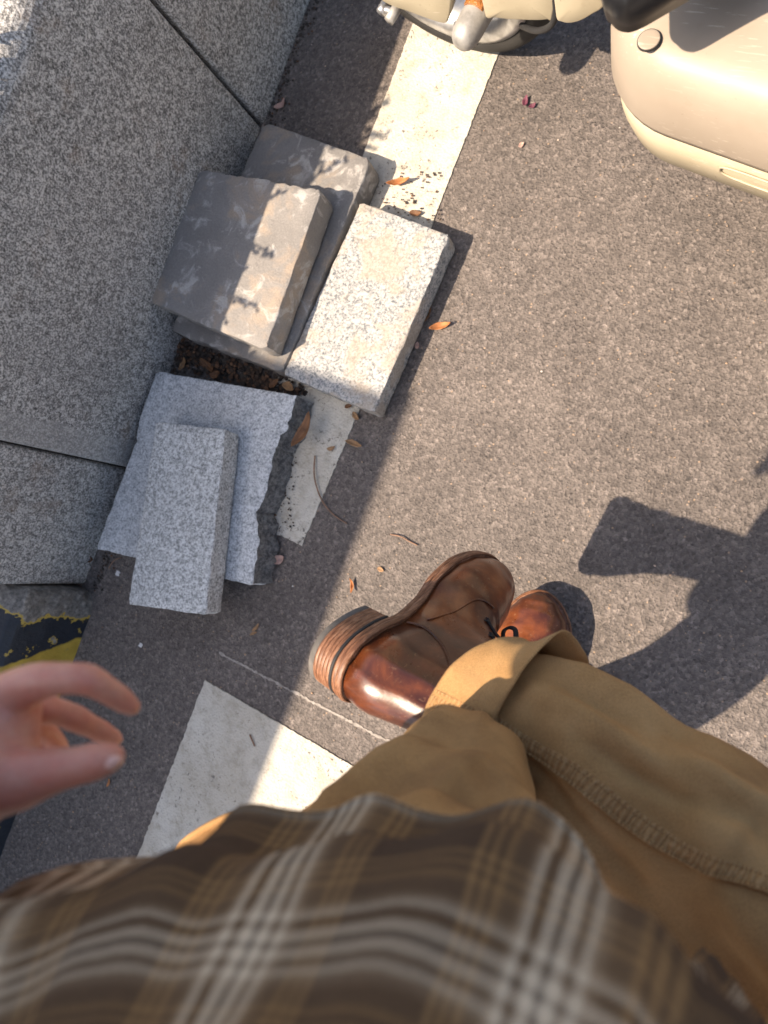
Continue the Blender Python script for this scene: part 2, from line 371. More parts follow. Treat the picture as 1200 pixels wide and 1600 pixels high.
tag(sheet('bay_line', [(-.694, 1.9), (-.694, -.1652), (-.532, -.1652), (-.522, .1), (-.518, 1.9)], .0024, 'paint'), 'long white painted bay line running under the pale stone slab', kind='structure')
tag(sheet('bay_corner', [(-.614, -.455), (-.614, -2.6), (-.44, -2.6), (-.44, -.63), (1.6, -.62), (1.6, -.445)], .0024, 'paint'), 'white painted bay corner beside the left leg', kind='structure')
A_, B_ = at(343, 1020), at(640, 1176)
tag(sheet('marking_line', [(A_.x, A_.y-.0018), (B_.x, B_.y-.0018), (B_.x, B_.y+.0018), (A_.x, A_.y+.0018)], .0010, 'chalk', .0028, .004, .003), 'faint thin setting-out line on the asphalt', kind='structure')

# ------------------------------------------------------------------ granite wall, shadow-casting pier, kerb
WX, WH = -.925, .475
wall = tag(empty('granite_wall', (WX-.25, .5, 0)), 'speckled grey granite block wall with rounded top behind the stacked slabs', 'wall')
def block(y0, y1, dx, parent, top=WH, r=.035, x_back=-1.5, name='granite_block'):
    prof = [(WX+dx-.006, -.02), (WX+dx, .004)]
    prof += [(WX+dx, top-r-.14), (WX+dx, top-r)]
    prof += [(WX+dx-r+r*math.cos(a), top-r+r*math.sin(a)) for a in [math.pi/2*k/7 for k in range(1, 8)]]
    prof += [(x_back, top), (x_back, -.02)]
    b = .007; ys = [(y0, b), (y0+b*.3, b*.3), (y0+b, 0)]
    n = max(2, int((y1-y0)/.03)); ys += [(y0+b+(y1-y0-2*b)*i/n, 0) for i in range(1, n)]
    ys += [(y1-b, 0), (y1-b*.3, b*.3), (y1, b)]
    cx, cz = -1.2, .2; rings = []
    for y, ins in ys:
        rr = []
        for x, z in prof:
            d = Vector((cx-x, cz-z)); d.normalize()
            q = ins+.0016*nz((x*1.1, y, z), 22)
            rr.append((x+d.x*q, y, z+d.y*q))
        rings.append(rr)
    return loft(name, rings, 'wall', parent, True, True, smooth=False)
block(.523, 1.30, .004, wall); block(1.306, 2.10, 0, wall); block(-.166, .517, 0, wall); block(-.412, -.172, -.016, wall)
bxmesh('joint_core', -1.48, WX-.024, -.40, 2.08, -.02, WH-.05, 'mortar', wall, 0)
pv = tag(bxmesh('upper_pavement', -6, -1.503, -6, 6, -.03, .455, 'paving', None, 0), 'granite paving behind the wall', kind='structure')
pier = tag(bxmesh('shadow_pier', -1.48, -1.09, -3.2, -.65, -.02, 1.378, 'wall', None, .012), 'unseen pier added behind the striped kerb to cast the wide shadow', 'pier')  # unseen block, added to throw the wide straight shadow over the asphalt
# painted kerb: subdivided block with a chipped, crumbled end
def kerb():
    x1, x0, y1, y0, zt = -.905, -1.088, -.418, -2.6, .165
    prof = [(x1+.004, -.02), (x1, .03), (x1-.004, .09), (x1-.012, zt-.02), (x1-.022, zt-.006), (x1-.04, zt), (x1-.12, zt), (x0, zt), (x0, -.02)]
    # finer profile on the visible face
    P = []
    for (a, b), (c, d) in zip(prof, prof[1:]):
        k = 8 if a > -.96 and b < zt-.01 else 3
        P += [(a+(c-a)*i/k, b+(d-b)*i/k) for i in range(k)]
    P.append(prof[-1]); rings = []; ys = [y1-.003*i for i in range(26)]+[y1-.08-.02*i for i in range(1, 40)]+[y0]
    for y in ys:
        e = max(0, 1-(y1-y)/.04); rr = []
        for x, z in P:
            q = e*e*(.010+.016*abs(nz((x, y, z), 45)))+.0018*nz((x, y, z), 40)
            rr.append((x-(q if x > x0+.01 else 0), y+e*.010*nz((x, z, 2), 38), z-(q*.6 if z > .02 else 0)))
        rings.append(rr)
    o = loft('painted_kerb', rings, 'kerb', None, True, True)
    return tag(o, 'chipped kerb stone with black and yellow painted stripes', 'kerb')
kerb()

def shrub():  # out-of-view leaves, added to break up the wall's straight shadow edge
    root = tag(empty('dapple_shrub', (-1.02, -.1, WH)), 'low leafy shrub added out of view on the granite wall to dapple the light', 'shrub')
    rnd = random.Random(5); V, Fc = [], []
    for k in range(20):
        a = Vector((-.99+rnd.uniform(-.03, .02), rnd.uniform(-.34, .30), WH)); b = a+Vector((rnd.uniform(.03, .085), rnd.uniform(-.06, .06), rnd.uniform(.01, .075)))
        tube('stem', [a, a.lerp(b, .5)+Vector((0, 0, .012)), b], .0016, 'twig', root, 5, 4)
        for q in range(26):
            p = a.lerp(b, rnd.uniform(.3, 1.05)); d = Vector((rnd.uniform(-1, 1), rnd.uniform(-1, 1), rnd.uniform(-.2, .6))).normalized(); n_ = d.orthogonal().normalized(); L, W_ = rnd.uniform(.006, .013), rnd.uniform(.0025, .005); o = len(V)
            V.extend([p, p+d*L*.5+n_*W_, p+d*L, p+d*L*.5-n_*W_]); Fc.extend([(o, o+1, o+2, o+3)])
    lv = mesh('foliage', V, Fc, 'leaf_green', root, False); lv['kind'] = 'stuff'
shrub()

# ------------------------------------------------------------------ loose slabs
def slab(name, quad, z0, z1, mat, label, jag=None, bev=.004, group=None, edge_mat=None, tilt=None, slope=None, rc=.006, under=None):
    """quad: photo pixels of the top face's corners, seen at height z1; jag: (amplitude, frequency) for each edge"""
    P = [at(*q, z1).xy for q in quad]; n = len(P); jag = jag or [(.001, 60)]*n; slope = slope or [0]*n
    cen = sum(P, Vector((0, 0)))/n; out = []
    for i in range(n):
        a, b = P[i], P[(i+1) % n]; d = b-a; L = d.length; d.normalize(); nrm = Vector((d.y, -d.x))
        if nrm.dot((a+b)/2-cen) < 0: nrm = -nrm
        k = max(3, int(L/.006))
        for j in range(k):
            t = j/k*L; p = a+d*t; am, fq = jag[i]
            e = min(t, L-t); fall = 1
            q = am*fall*(nz((p.x, p.y, z1*7+i), fq)+.5*nz((p.x, p.y, 4+i), fq*2.7))
            if e < rc and am != .0051: q -= (rc-e)**2/rc*.55
            sl = slope[i]*(1+.6*nz((p.x, p.y, 9), 35))
            out.append((p+nrm*q, sl, nrm))
    m = len(out); rings = []
    hz = [(z0, .002, 0), (z0+.003, 0, .1), (z0+(z1-z0)*.3, -.0004, .45), (z0+(z1-z0)*.6, .0006, .8), (z1-bev, 0, .97), (z1-bev*.3, bev*.3, 1), (z1, bev, 1)]
    for z, ins, s in hz:
        rr = []
        for p, sl, nrm in out:
            q = p-nrm*(ins-sl*(1-s)) if s < 1 else p-nrm*ins
            g = (.0012 if sl == 0 else .005)*nz((p.x, p.y, z), 60)*(1 if .1 <= s < 1 else 0)
            q = q+nrm*g; zz = z+(.0015*nz((q.x, q.y, 1), 40) if s >= 1 else 0)
            rr.append(Vector((q.x, q.y, zz)))
        rings.append(rr)
    for fr in (.88, .6, .3):
        rr = []
        for v in rings[6]:
            q = cen+(v.xy-cen)*fr; rr.append(Vector((q.x, q.y, z1+.0016*nz((q.x, q.y, 1), 18))))
        rings.append(rr)
    base = Vector((cen.x, cen.y, z0))
    for rr in rings:
        for v in rr:
            if tilt: v.z += (v.x-cen.x)*tilt[0]+(v.y-cen.y)*tilt[1]
            v -= base
    nv = len(rings[0]); V = [v for r in rings for v in r]; f = []; fm = []
    for i in range(len(rings)-1):
        for j in range(nv):
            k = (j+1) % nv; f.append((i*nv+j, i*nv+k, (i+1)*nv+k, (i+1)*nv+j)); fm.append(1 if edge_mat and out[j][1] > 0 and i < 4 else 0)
    f.append(tuple(reversed(range(nv)))); fm.append(0)
    V.append(Vector((cen.x, cen.y, z1))-base); c0 = (len(rings)-1)*nv
    for j in range(nv): f.append((c0+j, c0+(j+1) % nv, len(V)-1)); fm.append(0)
    o = mesh(name, V, f, mat, None, True, world=Matrix.Translation(base), mats=[mat]+([edge_mat] if edge_mat else []), fm=fm)
    md = o.modifiers.new('es', 'EDGE_SPLIT'); md.split_angle = R(38)
    return tag(o, label, 'stone', 'loose paving slabs by the wall')
slab('concrete_block', [(413, 190), (581, 248), (440, 583), (266, 516)], .001, .052, 'conc_a', 'long dark concrete slab lying under the mottled slab', [(.0012, 60), (.0012, 60), (.003, 70), (.002, 50)], .0035, rc=.016)
slab('concrete_block', [(312, 264), (503, 297), (414, 547), (234, 471)], .0555, .106, 'conc_b', 'mottled grey concrete slab lying on top of the long dark slab', [(.004, 70), (.001, 50), (.0015, 60), (.003, 45)], .0028, rc=.010)
slab('granite_stone', [(564, 315), (703, 367), (584, 645), (442, 584)], .004, .047, 'granite_light', 'pale speckled granite slab half in sunlight across the white line', [(.0008, 60), (.001, 60), (.0008, 60), (.0008, 60)], .003)
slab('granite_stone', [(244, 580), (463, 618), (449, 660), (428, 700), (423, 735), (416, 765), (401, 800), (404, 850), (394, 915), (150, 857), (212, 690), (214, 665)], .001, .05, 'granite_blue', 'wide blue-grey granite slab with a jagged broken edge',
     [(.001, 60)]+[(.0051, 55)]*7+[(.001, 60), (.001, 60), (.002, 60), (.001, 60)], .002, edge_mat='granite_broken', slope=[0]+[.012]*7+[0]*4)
slab('granite_stone', [(244, 659), (352, 671), (321, 961), (200, 944)], .0535, .098, 'granite_grey', 'narrow grey granite slab lying on the broken blue-grey slab', None, .002)

# ------------------------------------------------------------------ the person: boots
person = tag(empty('person', (.0, -.30, 0)), 'person in plaid flannel shirt, tan canvas trousers and brown leather boots, one foot lifted', 'person')
OUTL = [(0, 0), (.006, .019), (.025, .031), (.055, .0345), (.085, .031), (.115, .0275), (.145, .031), (.18, .042), (.21, .0475), (.24, .0465),
        (.268, .039), (.29, .025), (.301, .008), (.300, -.008), (.288, -.024), (.268, -.037), (.24, -.048), (.21, -.0535), (.18, -.0515),
        (.145, -.043), (.115, -.037), (.085, -.0355), (.055, -.036), (.025, -.032), (.006, -.019)]
MEDT = [(p[0], p[1]) for p in OUTL[:13]]+[(.303, 0)]; LATT = [(p[0], -p[1]) for p in [OUTL[0]]+OUTL[:12:-1]]+[(.303, 0)]
def hw_(tab, x):
    if x < .006: return tab[1][1]*math.sqrt(max(x, 0)/.006)
    if x > .2985:
        e = lerp_tab(tab, .2985); return e*math.sqrt(max(0, (.303-x)/.0045))
    return lerp_tab(tab, x)
ZS = [(0, .036), (.085, .036), (.13, .027), (.17, .018), (.21, .016), (.26, .019), (.303, .027)]
HT = [(0, .168), (.112, .170), (.128, .150), (.15, .122), (.175, .100), (.20, .087), (.225, .079), (.25, .073), (.275, .0635), (.29, .0525), (.298, .0415), (.303, .031)]
EXN = [(0, 3.0), (.09, 3.4), (.14, 1.9), (.19, 1.9), (.24, 2.5), (.303, 2.6)]
def upper_pt(x, t):
    m_, l_ = hw_(MEDT, x), hw_(LATT, x); c, w_ = (m_-l_)/2, (m_+l_)/2
    zb = lerp_tab(ZS, x); h = lerp_tab(HT, x)-zb; e = 2/lerp_tab(EXN, x)
    co, si = math.cos(t), math.sin(t)
    z = zb+h*abs(si)**e; y = c+w_*math.copysign(abs(co)**e, co)
    # waist of the ankle and heel bulge
    k = max(0, 1-x/.05); xx = x+k*(.010*max(0, min(1, (z-.07)/.06))-.003*math.sin(math.pi*min(1, max(0, (z-zb)/.06))))
    bul = .0022*math.sin(math.pi*min(1, max(0, (z-zb)/.04)))
    return Vector((xx, y+math.copysign(bul, y-c) if abs(y-c) > .004 else y, z))
def upper_side(x, z, off=0., side=1):
    zb = lerp_tab(ZS, x); h = lerp_tab(HT, x)-zb; e = 2/lerp_tab(EXN, x)
    si = min(1, max(0, (z-zb)/h))**(1/e); t = math.asin(si); t = t if side > 0 else math.pi-t
    p = upper_pt(x, t); return p+Vector((0, side*off, 0))
def outline(off, n=150):
    P = OUTL+[OUTL[0]]; k = len(OUTL); res = []
    for i in range(n):
        x = i/n*k; a = int(x); u = x-a
        q = [Vector(OUTL[(a+d) % k]) for d in (-1, 0, 1, 2)]
        p = .5*((2*q[1])+(q[2]-q[0])*u+(2*q[0]-5*q[1]+4*q[2]-q[3])*u*u+(3*q[1]-q[0]-3*q[2]+q[3])*u**3)
        d = ((q[2]-q[0])*.5*(1-u)+(q[3]-q[1])*.5*u).normalized()
        res.append(p+Vector((-d.y, d.x))*off)
    return res
def boot(world, sgn, label):
    def T(v): return Vector((v[0], v[1]*sgn, v[2]))
    xs = [.1515-.1515*math.cos(math.pi*(i+.001)/80.002) for i in range(81)]; N = 48
    def disp(p):
        q = p.copy(); cr_ = math.exp(-((p.x-.19)/.022)**2)*max(0, (p.z-.035)/.05)
        q.z -= .0022*cr_*(math.sin(p.x*420+p.y*60)*.5+.5); q += Vector((0, .0008, .0006))*nz(p, 45); return q
    rings = [[T(disp(upper_pt(x, math.pi*j/N))) for j in range(N+1)]+[T((x, -hw_(LATT, x)*.5+hw_(MEDT, x)*.5, lerp_tab(ZS, x)-.002))] for x in xs]
    if sgn < 0: rings = [list(reversed(r)) for r in rings]
    b = loft('boot', rings, 'leather', person, True, True, world=world)
    b['label'] = label
    def band(name, off0, off1, d0, d1, mat, ol=None, zf=None, bulge=.0):
        lo = []
        prof = [(off0-.02, d0), (off0-.0003, d0), (off0, d0+(d1-d0)*.10), (off0*.5+off1*.5+bulge, (d0+d1)/2), (off1, d1-(d1-d0)*.10), (off1-.0003, d1), (off1-.018, d1)]
        for off, d in prof:
            O = ol(off) if ol else outline(off)
            lo.append([T((p.x, p.y, (zf(p.x) if zf else 0)+d+.00025*nz((p.x, p.y, d), 300))) for p in O])
        if sgn < 0: lo = [list(reversed(r)) for r in lo]
        return loft(name, list(reversed(lo)) if sgn < 0 else lo, mat, b, True, True, world=world)
    zf = lambda x: lerp_tab(ZS, min(max(x, 0), .303))
    band('welt', .0045, .0042, -.0052, .0012, 'stack', zf=zf, bulge=.0006)
    band('outsole', .0030, .0036, -.0115, -.0056, 'stack', zf=zf, bulge=.0006)
    def heel_ol(off):
        O = outline(off, 260); O0 = outline(0, 260); med = [O[i] for i in range(130) if O0[i].x < .079]; lat = [O[i] for i in range(130, 260) if O0[i].x < .079]
        a, c = med[-1], lat[0]; k = 12
        br = [a.lerp(c, i/k)-Vector((.008*math.sin(math.pi*i/k), 0)) for i in range(1, k)]
        return med+br+lat
    z = .0245; lifts = [('heel_band', .0036, 'rubber')]+[('heel_lift', .0044, 'stack')]*5+[('top_lift', .0068, 'toplift')]
    for i, (nm, th, mt) in enumerate(lifts):
        o0 = .0030-.0002*i+(.0005 if nm == 'heel_band' else 0)
        band(nm, o0, o0, z-th+.0001, z-.0001, mt, heel_ol, bulge=.0001); z -= th
    # welt stitching, one joined mesh of thread
    V, Fc = [], []
    def stitch(p, d, up, L=.0022, r=.0005):
        sd = d.cross(up).normalized(); k = len(V)
        for s_, u_ in ((-.5, 0), (.5, 0)):
            for a in range(5):
                an = 2*math.pi*a/5; V.append(T(p+d*(L*s_)+sd*(r*math.cos(an))+up*(r*math.sin(an))))
        V.append(T(p+d*L*.75-up*r)); V.append(T(p-d*L*.75-up*r))
        for a in range(5):
            c = (a+1) % 5; Fc.append((k+a, k+c, k+5+c, k+5+a)); Fc.append((k+5+a, k+5+c, k+10)); Fc.append((k+c, k+a, k+11))
    O = outline(.0027, 240)
    for i, p in enumerate(O):
        q = O[(i+1) % 240]; d = Vector((q.x-p.x, q.y-p.y, 0)).normalized()
        if i % 1 == 0: stitch(Vector((p.x, p.y, zf(p.x)+.0015)), d, Vector((0, 0, 1)))
    mesh('welt_stitching', V, Fc, 'thread_dark', b, world=world)
    # seams on both sides: heel counter and vamp
    for side in (1, -1):
        for nm, path, offs in (('counter_seam', [(.090, .040), (.095, .058), (.091, .078), (.078, .098), (.060, .116)], (0, .0032)),
                               ('vamp_seam', [(.112, .050), (.140, .058), (.170, .062), (.190, .066), (.201, .078)], (0,))):
            V.clear(); Fc.clear()
            ridge = [upper_side(*cr(path, i/24), .0004, side)-Vector((.0016, 0, 0)) for i in range(25)]
            for of in offs:
                pts = [upper_side(cr(path, i/40)[0]-of, cr(path, i/40)[1], .0004, side) for i in range(41)]
                for i in range(40):
                    d = (pts[i+1]-pts[i]); L = d.length
                    if L > 1e-5: stitch((pts[i]+pts[i+1])/2, d.normalized(), Vector((0, side, .15)).normalized(), min(L*.7, .002), .00045)
            mesh(nm, list(V), list(Fc), 'thread_dark', b, world=world)
            tube('seam_edge', [T(p) for p in ridge[::4]], .0010, 'leather', b, 6, world=world)
    # tongue ridge, eyelets and laces
    for k, x in enumerate((.128, .143, .158, .173)):
        h = lerp_tab(HT, x); L = [upper_side(x, h-.016, .0012, 1), upper_side(x, h-.005, .0016, 1), Vector((x+.004, 0, h+.0030)), upper_side(x+.003, h-.005, .0016, -1), upper_side(x+.003, h-.016, .0012, -1)]
        tube('lace', [T(p) for p in L], .0019, 'lace', b, 6, world=world)
        for side in (1, -1):
            p = upper_side(x, h-.016, .0006, side)
            O = [T(p+Vector((.0030*math.cos(a), 0, .0030*math.sin(a)))) for a in [2*math.pi*i/10 for i in range(11)]]
            tube('eyelet', O, .0008, 'grip', b, 5, world=world)
    return b
BR = Matrix(((.197, -.095, .976, -.252), (.429, .904, .002, -.199), (-.882, .418, .218, .433), (0, 0, 0, 1)))
c0 = Vector(BR.col[0][:3]).normalized(); c2 = Vector(BR.col[2][:3]); c1 = c2.cross(c0).normalized(); c2 = c0.cross(c1)
BR = Matrix(((c0.x, c1.x, c2.x, BR[0][3]), (c0.y, c1.y, c2.y, BR[1][3]), (c0.z, c1.z, c2.z, BR[2][3]), (0, 0, 0, 1)))
boot_r = boot(BR, 1, 'brown leather boot on the lifted foot, its inner side and heel showing')
tip = at(847, 925, .02); dl = Vector((-.20, .98, 0)).normalized(); sl = Vector((-dl.y, dl.x, 0)); ol_ = tip-dl*.303
BL = Matrix(((dl.x, sl.x*1.08, 0, ol_.x), (dl.y, sl.y*1.08, 0, ol_.y), (0, 0, 1, .0085), (0, 0, 0, 1)))
boot_l = boot(BL, -1, 'brown leather boot standing on the asphalt, toe cap showing')
lp = [BR @ Vector(q) for q in ((.150, .004, .122), (.163, -.012, .140), (.176, -.020, .152), (.186, -.012, .150), (.186, .002, .138), (.174, .010, .122), (.160, .008, .112))]
tube('lace_loop', [at(787, 1016, .27), at(786, 990, .265), at(792, 982, .26), at(800, 981, .262), at(806, 988, .265), at(805, 1018, .27)], .0035, 'lace', boot_r, 8, flat=.5)

# ------------------------------------------------------------------ trousers
FWD = Vector((-.39, .92, 0)).normalized(); RGT = Vector((.92, .39, 0)).normalized(); TC = Vector((.03, -.30, 0))
def edge(U, L, z, hd, ref=None):
    a, b = at(*U, z), at(*L, z); return ((a+b)/2, (a-b).length/2, hd, (a-b).normalized())
class Leg:
    def __init__(s, st, n=100, m=96, amp=.004, seed=0., t0=0., folds=()):
        s.t0 = t0; s.folds = folds
        s.st = st; s.n, s.m, s.amp, s.seed = n, m, amp, seed
        s.C = [tuple(q[0]) for q in st]; s.W = [(q[1], q[2]) for q in st]; s.A = [tuple(q[3]) for q in st]
        s.len = sum((st[i+1][0]-st[i][0]).length for i in range(len(st)-1))
    def frame(s, t):
        c = Vector(cr(s.C, t)); e = .01; ax = (Vector(cr(s.C, min(1, t+e)))-Vector(cr(s.C, max(0, t-e)))).normalized()
        a = Vector(cr(s.A, t)); a = (a-ax*a.dot(ax)).normalized(); d = ax.cross(a)
        if d.z < 0 and abs(d.z) > .2: pass
        return c, ax, a, d
    def pt(s, t, th, off=0.):
        c, ax, a, d = s.frame(t); w_, h = cr(s.W, t)
        co, si = math.cos(th), math.sin(th)
        n = (a*(co/w_)+d*(si/h)).normalized()
        p = c+a*(w_*math.copysign(abs(co)**.92, co))+d*(h*math.copysign(abs(si)**.92, si))
        k = s.seed; u = t*s.len
        f = s.amp*(1.2*nz((co*.7+k, si*.7, u*7), 1.6)+.8*math.sin(u*38+2.2*co+1.4*si+3*nz((co, si, u*4+k)))*max(0, .5+nz((co+k*2, si, u*5), 1.3)))
        f += .25*s.amp*nz((p.x, p.y, p.z+k), 60)+s.amp*1.7*(1-abs(nz((th*1.6+k, u*11+th, k), 1.0))*3.0)*max(0, nz((co*1.3, si*1.3, u*6+k)))
        f += s.amp*.5*math.sin(th*6+u*9+3*nz((u*6, co, si+k)))*max(0, .3+nz((co*1.1+5, si+k, u*5)))
        for t_a, th_a, t_b, th_b, am, wd in s.folds:
            if t_a <= t <= t_b:
                q = (t-t_a)/(t_b-t_a); d_ = (th-(th_a+(th_b-th_a)*q)+math.pi) % (2*math.pi)-math.pi
                f += am*math.exp(-(d_/wd)**2)*math.sin(math.pi*q)**.7
        return p+n*(f+off)
    def build(s, name, parent):
        rings = [[s.pt(s.t0+(1-s.t0)*i/s.n, 2*math.pi*j/s.m) for j in range(s.m)] for i in range(s.n+1)]
        per = 2*math.pi*.075
        return loft(name, rings, 'canvas', parent, uvs=lambda i, j: (per*j/s.m, s.len*i/s.n), solid=.0012)
trousers_base = []
for z, hw0, hd0, off in ((.66, .03, .03, .0), (.70, .10, .07, .0), (.76, .165, .115, -.01), (.84, .172, .125, -.01), (.93, .165, .12, -.01), (1.0, .16, .115, -.01)):
    trousers_base.append([TC+FWD*off+Vector((0, 0, z))+RGT*(hw0*math.cos(a))+FWD*(hd0*math.sin(a)) for a in [2*math.pi*j/60 for j in range(60)]])
trousers = loft('trousers', trousers_base, 'canvas', person, True, False, uvs=lambda i, j: (.9*j/60, .06*i))
def stn(px, py, z, a, b): return (at(px, py, z), a, b, RGT)
legL = Leg([stn(812, 1196, .045, .066, .082), stn(800, 1225, .15, .060, .072), stn(785, 1255, .29, .054, .060), stn(758, 1252, .42, .050, .052), stn(740, 1218, .50, .050, .049),
            stn(690, 1292, .56, .076, .066), stn(648, 1400, .62, .097, .074), stn(615, 1550, .685, .105, .082), (TC-RGT*.085+Vector((0, 0, .77)), .11, .115, RGT), (TC-RGT*.085+Vector((0, 0, .84)), .09, .11, RGT)], amp=.0040, seed=3., folds=[(.50, R(60), .80, R(95), .0075, .12), (.52, R(100), .84, R(128), .0085, .11), (.55, R(30), .82, R(60), .007, .12), (.5, R(80), .78, R(112), -.0045, .13), (.55, R(125), .9, R(160), -.005, .16)])
leg_l = legL.build('trouser_leg', trousers); leg_l['label'] = 'near trouser leg, paler and smooth over the knee'
kn = at(1400, 1510, .50)
legR = Leg([edge((826, 1016), (636, 1150), .405, .054), edge((900, 1062), (735, 1190), .425, .054), edge((985, 1088), (850, 1270), .445, .055), edge((1090, 1150), (955, 1385), .46, .062),
            edge((1200, 1215), (1070, 1490), .475, .068), edge((1330, 1285), (1200, 1580), .49, .075), (kn+Vector((.06, -.005, .01)), .085, .08, (at(1480, 1380, .5)-at(1330, 1650, .5)).normalized()),
            (TC+RGT*.235-FWD*.005+Vector((0, 0, .60)), .085, .085, FWD), (TC+RGT*.13-FWD*.02+Vector((0, 0, .72)), .10, .095, FWD), (TC+RGT*.085+Vector((0, 0, .82)), .11, .10, FWD)], n=150, amp=.0062, seed=11., t0=.062, folds=[(.13, R(62), .55, R(24), .013, .17), (.15, R(44), .52, R(46), -.010, .15), (.20, R(118), .60, R(138), .011, .18), (.12, R(25), .36, R(2), .009, .16), (.22, R(75), .44, R(52), -.008, .10), (.16, R(108), .40, R(112), -.006, .09), (.38, R(70), .66, R(120), .010, .24), (.42, R(100), .7, R(150), -.008, .22), (.46, R(50), .66, R(75), -.008, .2)])
leg_r = legR.build('trouser_leg', trousers); leg_r['label'] = 'lifted trouser leg with a wide flat seam'
def cuff(leg, t0, t1, parent, grow=.007, fl=.004, skew=0., th0=0.):
    n, m = 12, 96; rings = []
    def tt(u, th): return max(0, t0+(t1-t0)*u+skew*math.cos(th-th0)*(1-.5*u))
    TH = [2*math.pi*j/m for j in range(m)]
    for i in range(n+1):                     # outer face of the roll, over the lip and back inside
        u = 1-i/n
        rings.append([leg.pt(tt(u, th), th, grow+fl*u*u*(1+.9*math.sin(th*2+1))) for th in TH])
    for g_ in (.0045, .001, -.003):
        rings.append([leg.pt(tt(0, th), th, g_)-leg.frame(tt(0, th))[1]*.003 for th in TH])
    for q in (.02, .05): rings.append([leg.pt(tt(0, th)+q, th, -.005) for th in TH])
    return loft('cuff', rings, 'canvas', parent, uvs=lambda i, j: (.47*j/m, .006*i), solid=.0014)
def tz(leg, metres): return metres/leg.len
cuff(legR, .045, .135, trousers, .006, .009, -.050, R(150)); cuff(legL, 0, tz(legL, .05), trousers)
# flat-felled seam of the lifted leg: raised band with two rows of stitches
def seam(leg, ths, t0, t1, parent, wd=.0112, h=.0042):
    n = 120; rings = []; V, Fc = [], []
    def P(t, v, o):
        th = cr(ths, (t-t0)/(t1-t0))[0]; w_, hh = cr(leg.W, t); return leg.pt(t, th+v/((w_+hh)/2), o)
    for i in range(n+1):
        t = t0+(t1-t0)*i/n; pk = 1+.28*math.sin(i*1.9)+.3*nz((i*.3, 1, 1))
        rings.append([P(t, -wd*.52, -.002), P(t, -wd*.5, h*.55), P(t, -wd*.30, h*.5), P(t, 0, h*.85*pk), P(t, wd*.30, h*.65), P(t, wd*.42, h*1.05), P(t, wd*.5, h*1.0), P(t, wd*.54, -.002)])
    sm = loft('inseam', rings, 'canvas_worn', parent, closed=False, uvs=lambda i, j: (.0018*j, (t1-t0)*leg.len*i/n))
    sm.modifiers.new('split', 'EDGE_SPLIT').split_angle = R(35)
    L = (t1-t0)*leg.len; k = int(L/.0042)
    for row in (-.30, .34):
        for i in range(k):
            t = t0+(t1-t0)*(i+.5)/k; a, b = P(t-tz(leg, .0013), wd*row, h*1.05), P(t+tz(leg, .0013), wd*row, h*1.05)
            c, ax, aa, dd = leg.frame(t); up = (P(t, wd*row, .01)-P(t, wd*row, 0)).normalized(); d = (b-a).normalized(); s_ = d.cross(up)
            q = len(V); r = .0008
            V.extend([a, b]+[(a+b)/2+s_*r, (a+b)/2-s_*r, (a+b)/2+up*r*1.6])
            Fc.extend([(q, q+2, q+4), (q+2, q+1, q+4), (q+1, q+3, q+4), (q+3, q, q+4)])
    mesh('stitching', V, Fc, 'thread', parent)
    return sm
seam(legR, [(R(97),), (R(98),), (R(91),), (R(88),), (R(83),), (R(74),), (R(66),)], .10, .56, trousers)
def cuff_seam():
    rings = []
    for i in range(19):
        u = -.02+1.03*i/18; r = []
        for v, o in ((-.10, -.003), (-.09, .0018), (-.04, .0012), (0, .0020), (.04, .0012), (.09, .0022), (.10, -.003)):
            th = R(99)+v; t = max(0, .045+.09*u-.050*math.cos(th-R(150))*(1-.5*u)); r.append(legR.pt(t, th, .006+.009*u*u*(1+.9*math.sin(th*2+1))+o))
        rings.append(r)
    o = loft('cuff_seam', rings, 'canvas_worn', trousers, closed=False, uvs=lambda i, j: (.003*j, .005*i)); o.modifiers.new('split', 'EDGE_SPLIT').split_angle = R(35)
cuff_seam()
# hammer loop: a canvas strap standing off the near thigh
def strap():
    C = [at(470, 1290, .60), at(430, 1268, .615), at(372, 1268, .62), at(310, 1296, .62), at(272, 1330, .615), at(262, 1390, .61), at(320, 1450, .605), at(400, 1480, .60), at(500, 1490, .60)]
    n = 48; rings = []
    for i in range(n+1):
        p = Vector(cr([tuple(c) for c in C], i/n)); q = Vector(cr([tuple(c) for c in C], min(1, i/n+.01))); d = (q-p)
        if d.length < 1e-6: d = p-Vector(cr([tuple(c) for c in C], i/n-.01))
        d.normalize(); wv = Vector((.25, -.35, -1)).normalized(); nn = d.cross(wv).normalized(); r = []
        for a, b in ((0, .0022), (.006, .0026), (.018, .0022), (.038, .002), (.040, 0), (.038, -.002), (.018, -.002), (.002, -.0022), (-.001, 0)):
            r.append(p+wv*a+nn*b)
        rings.append(r)
    lin = [[r[3].lerp(at(600, 1410, .55), q) for q in (0, .35, .7, 1)] for r in rings]
    loft('shade_lining', lin, 'canvas', trousers, closed=False, uvs=lambda i, j: (.02*j, .007*i), solid=.001)  # sheet added behind the strap to close the bright gap in its shadow
    return loft('tool_pocket', rings, 'canvas', trousers, True, True, uvs=lambda i, j: (.005*j, .007*i))
strap()

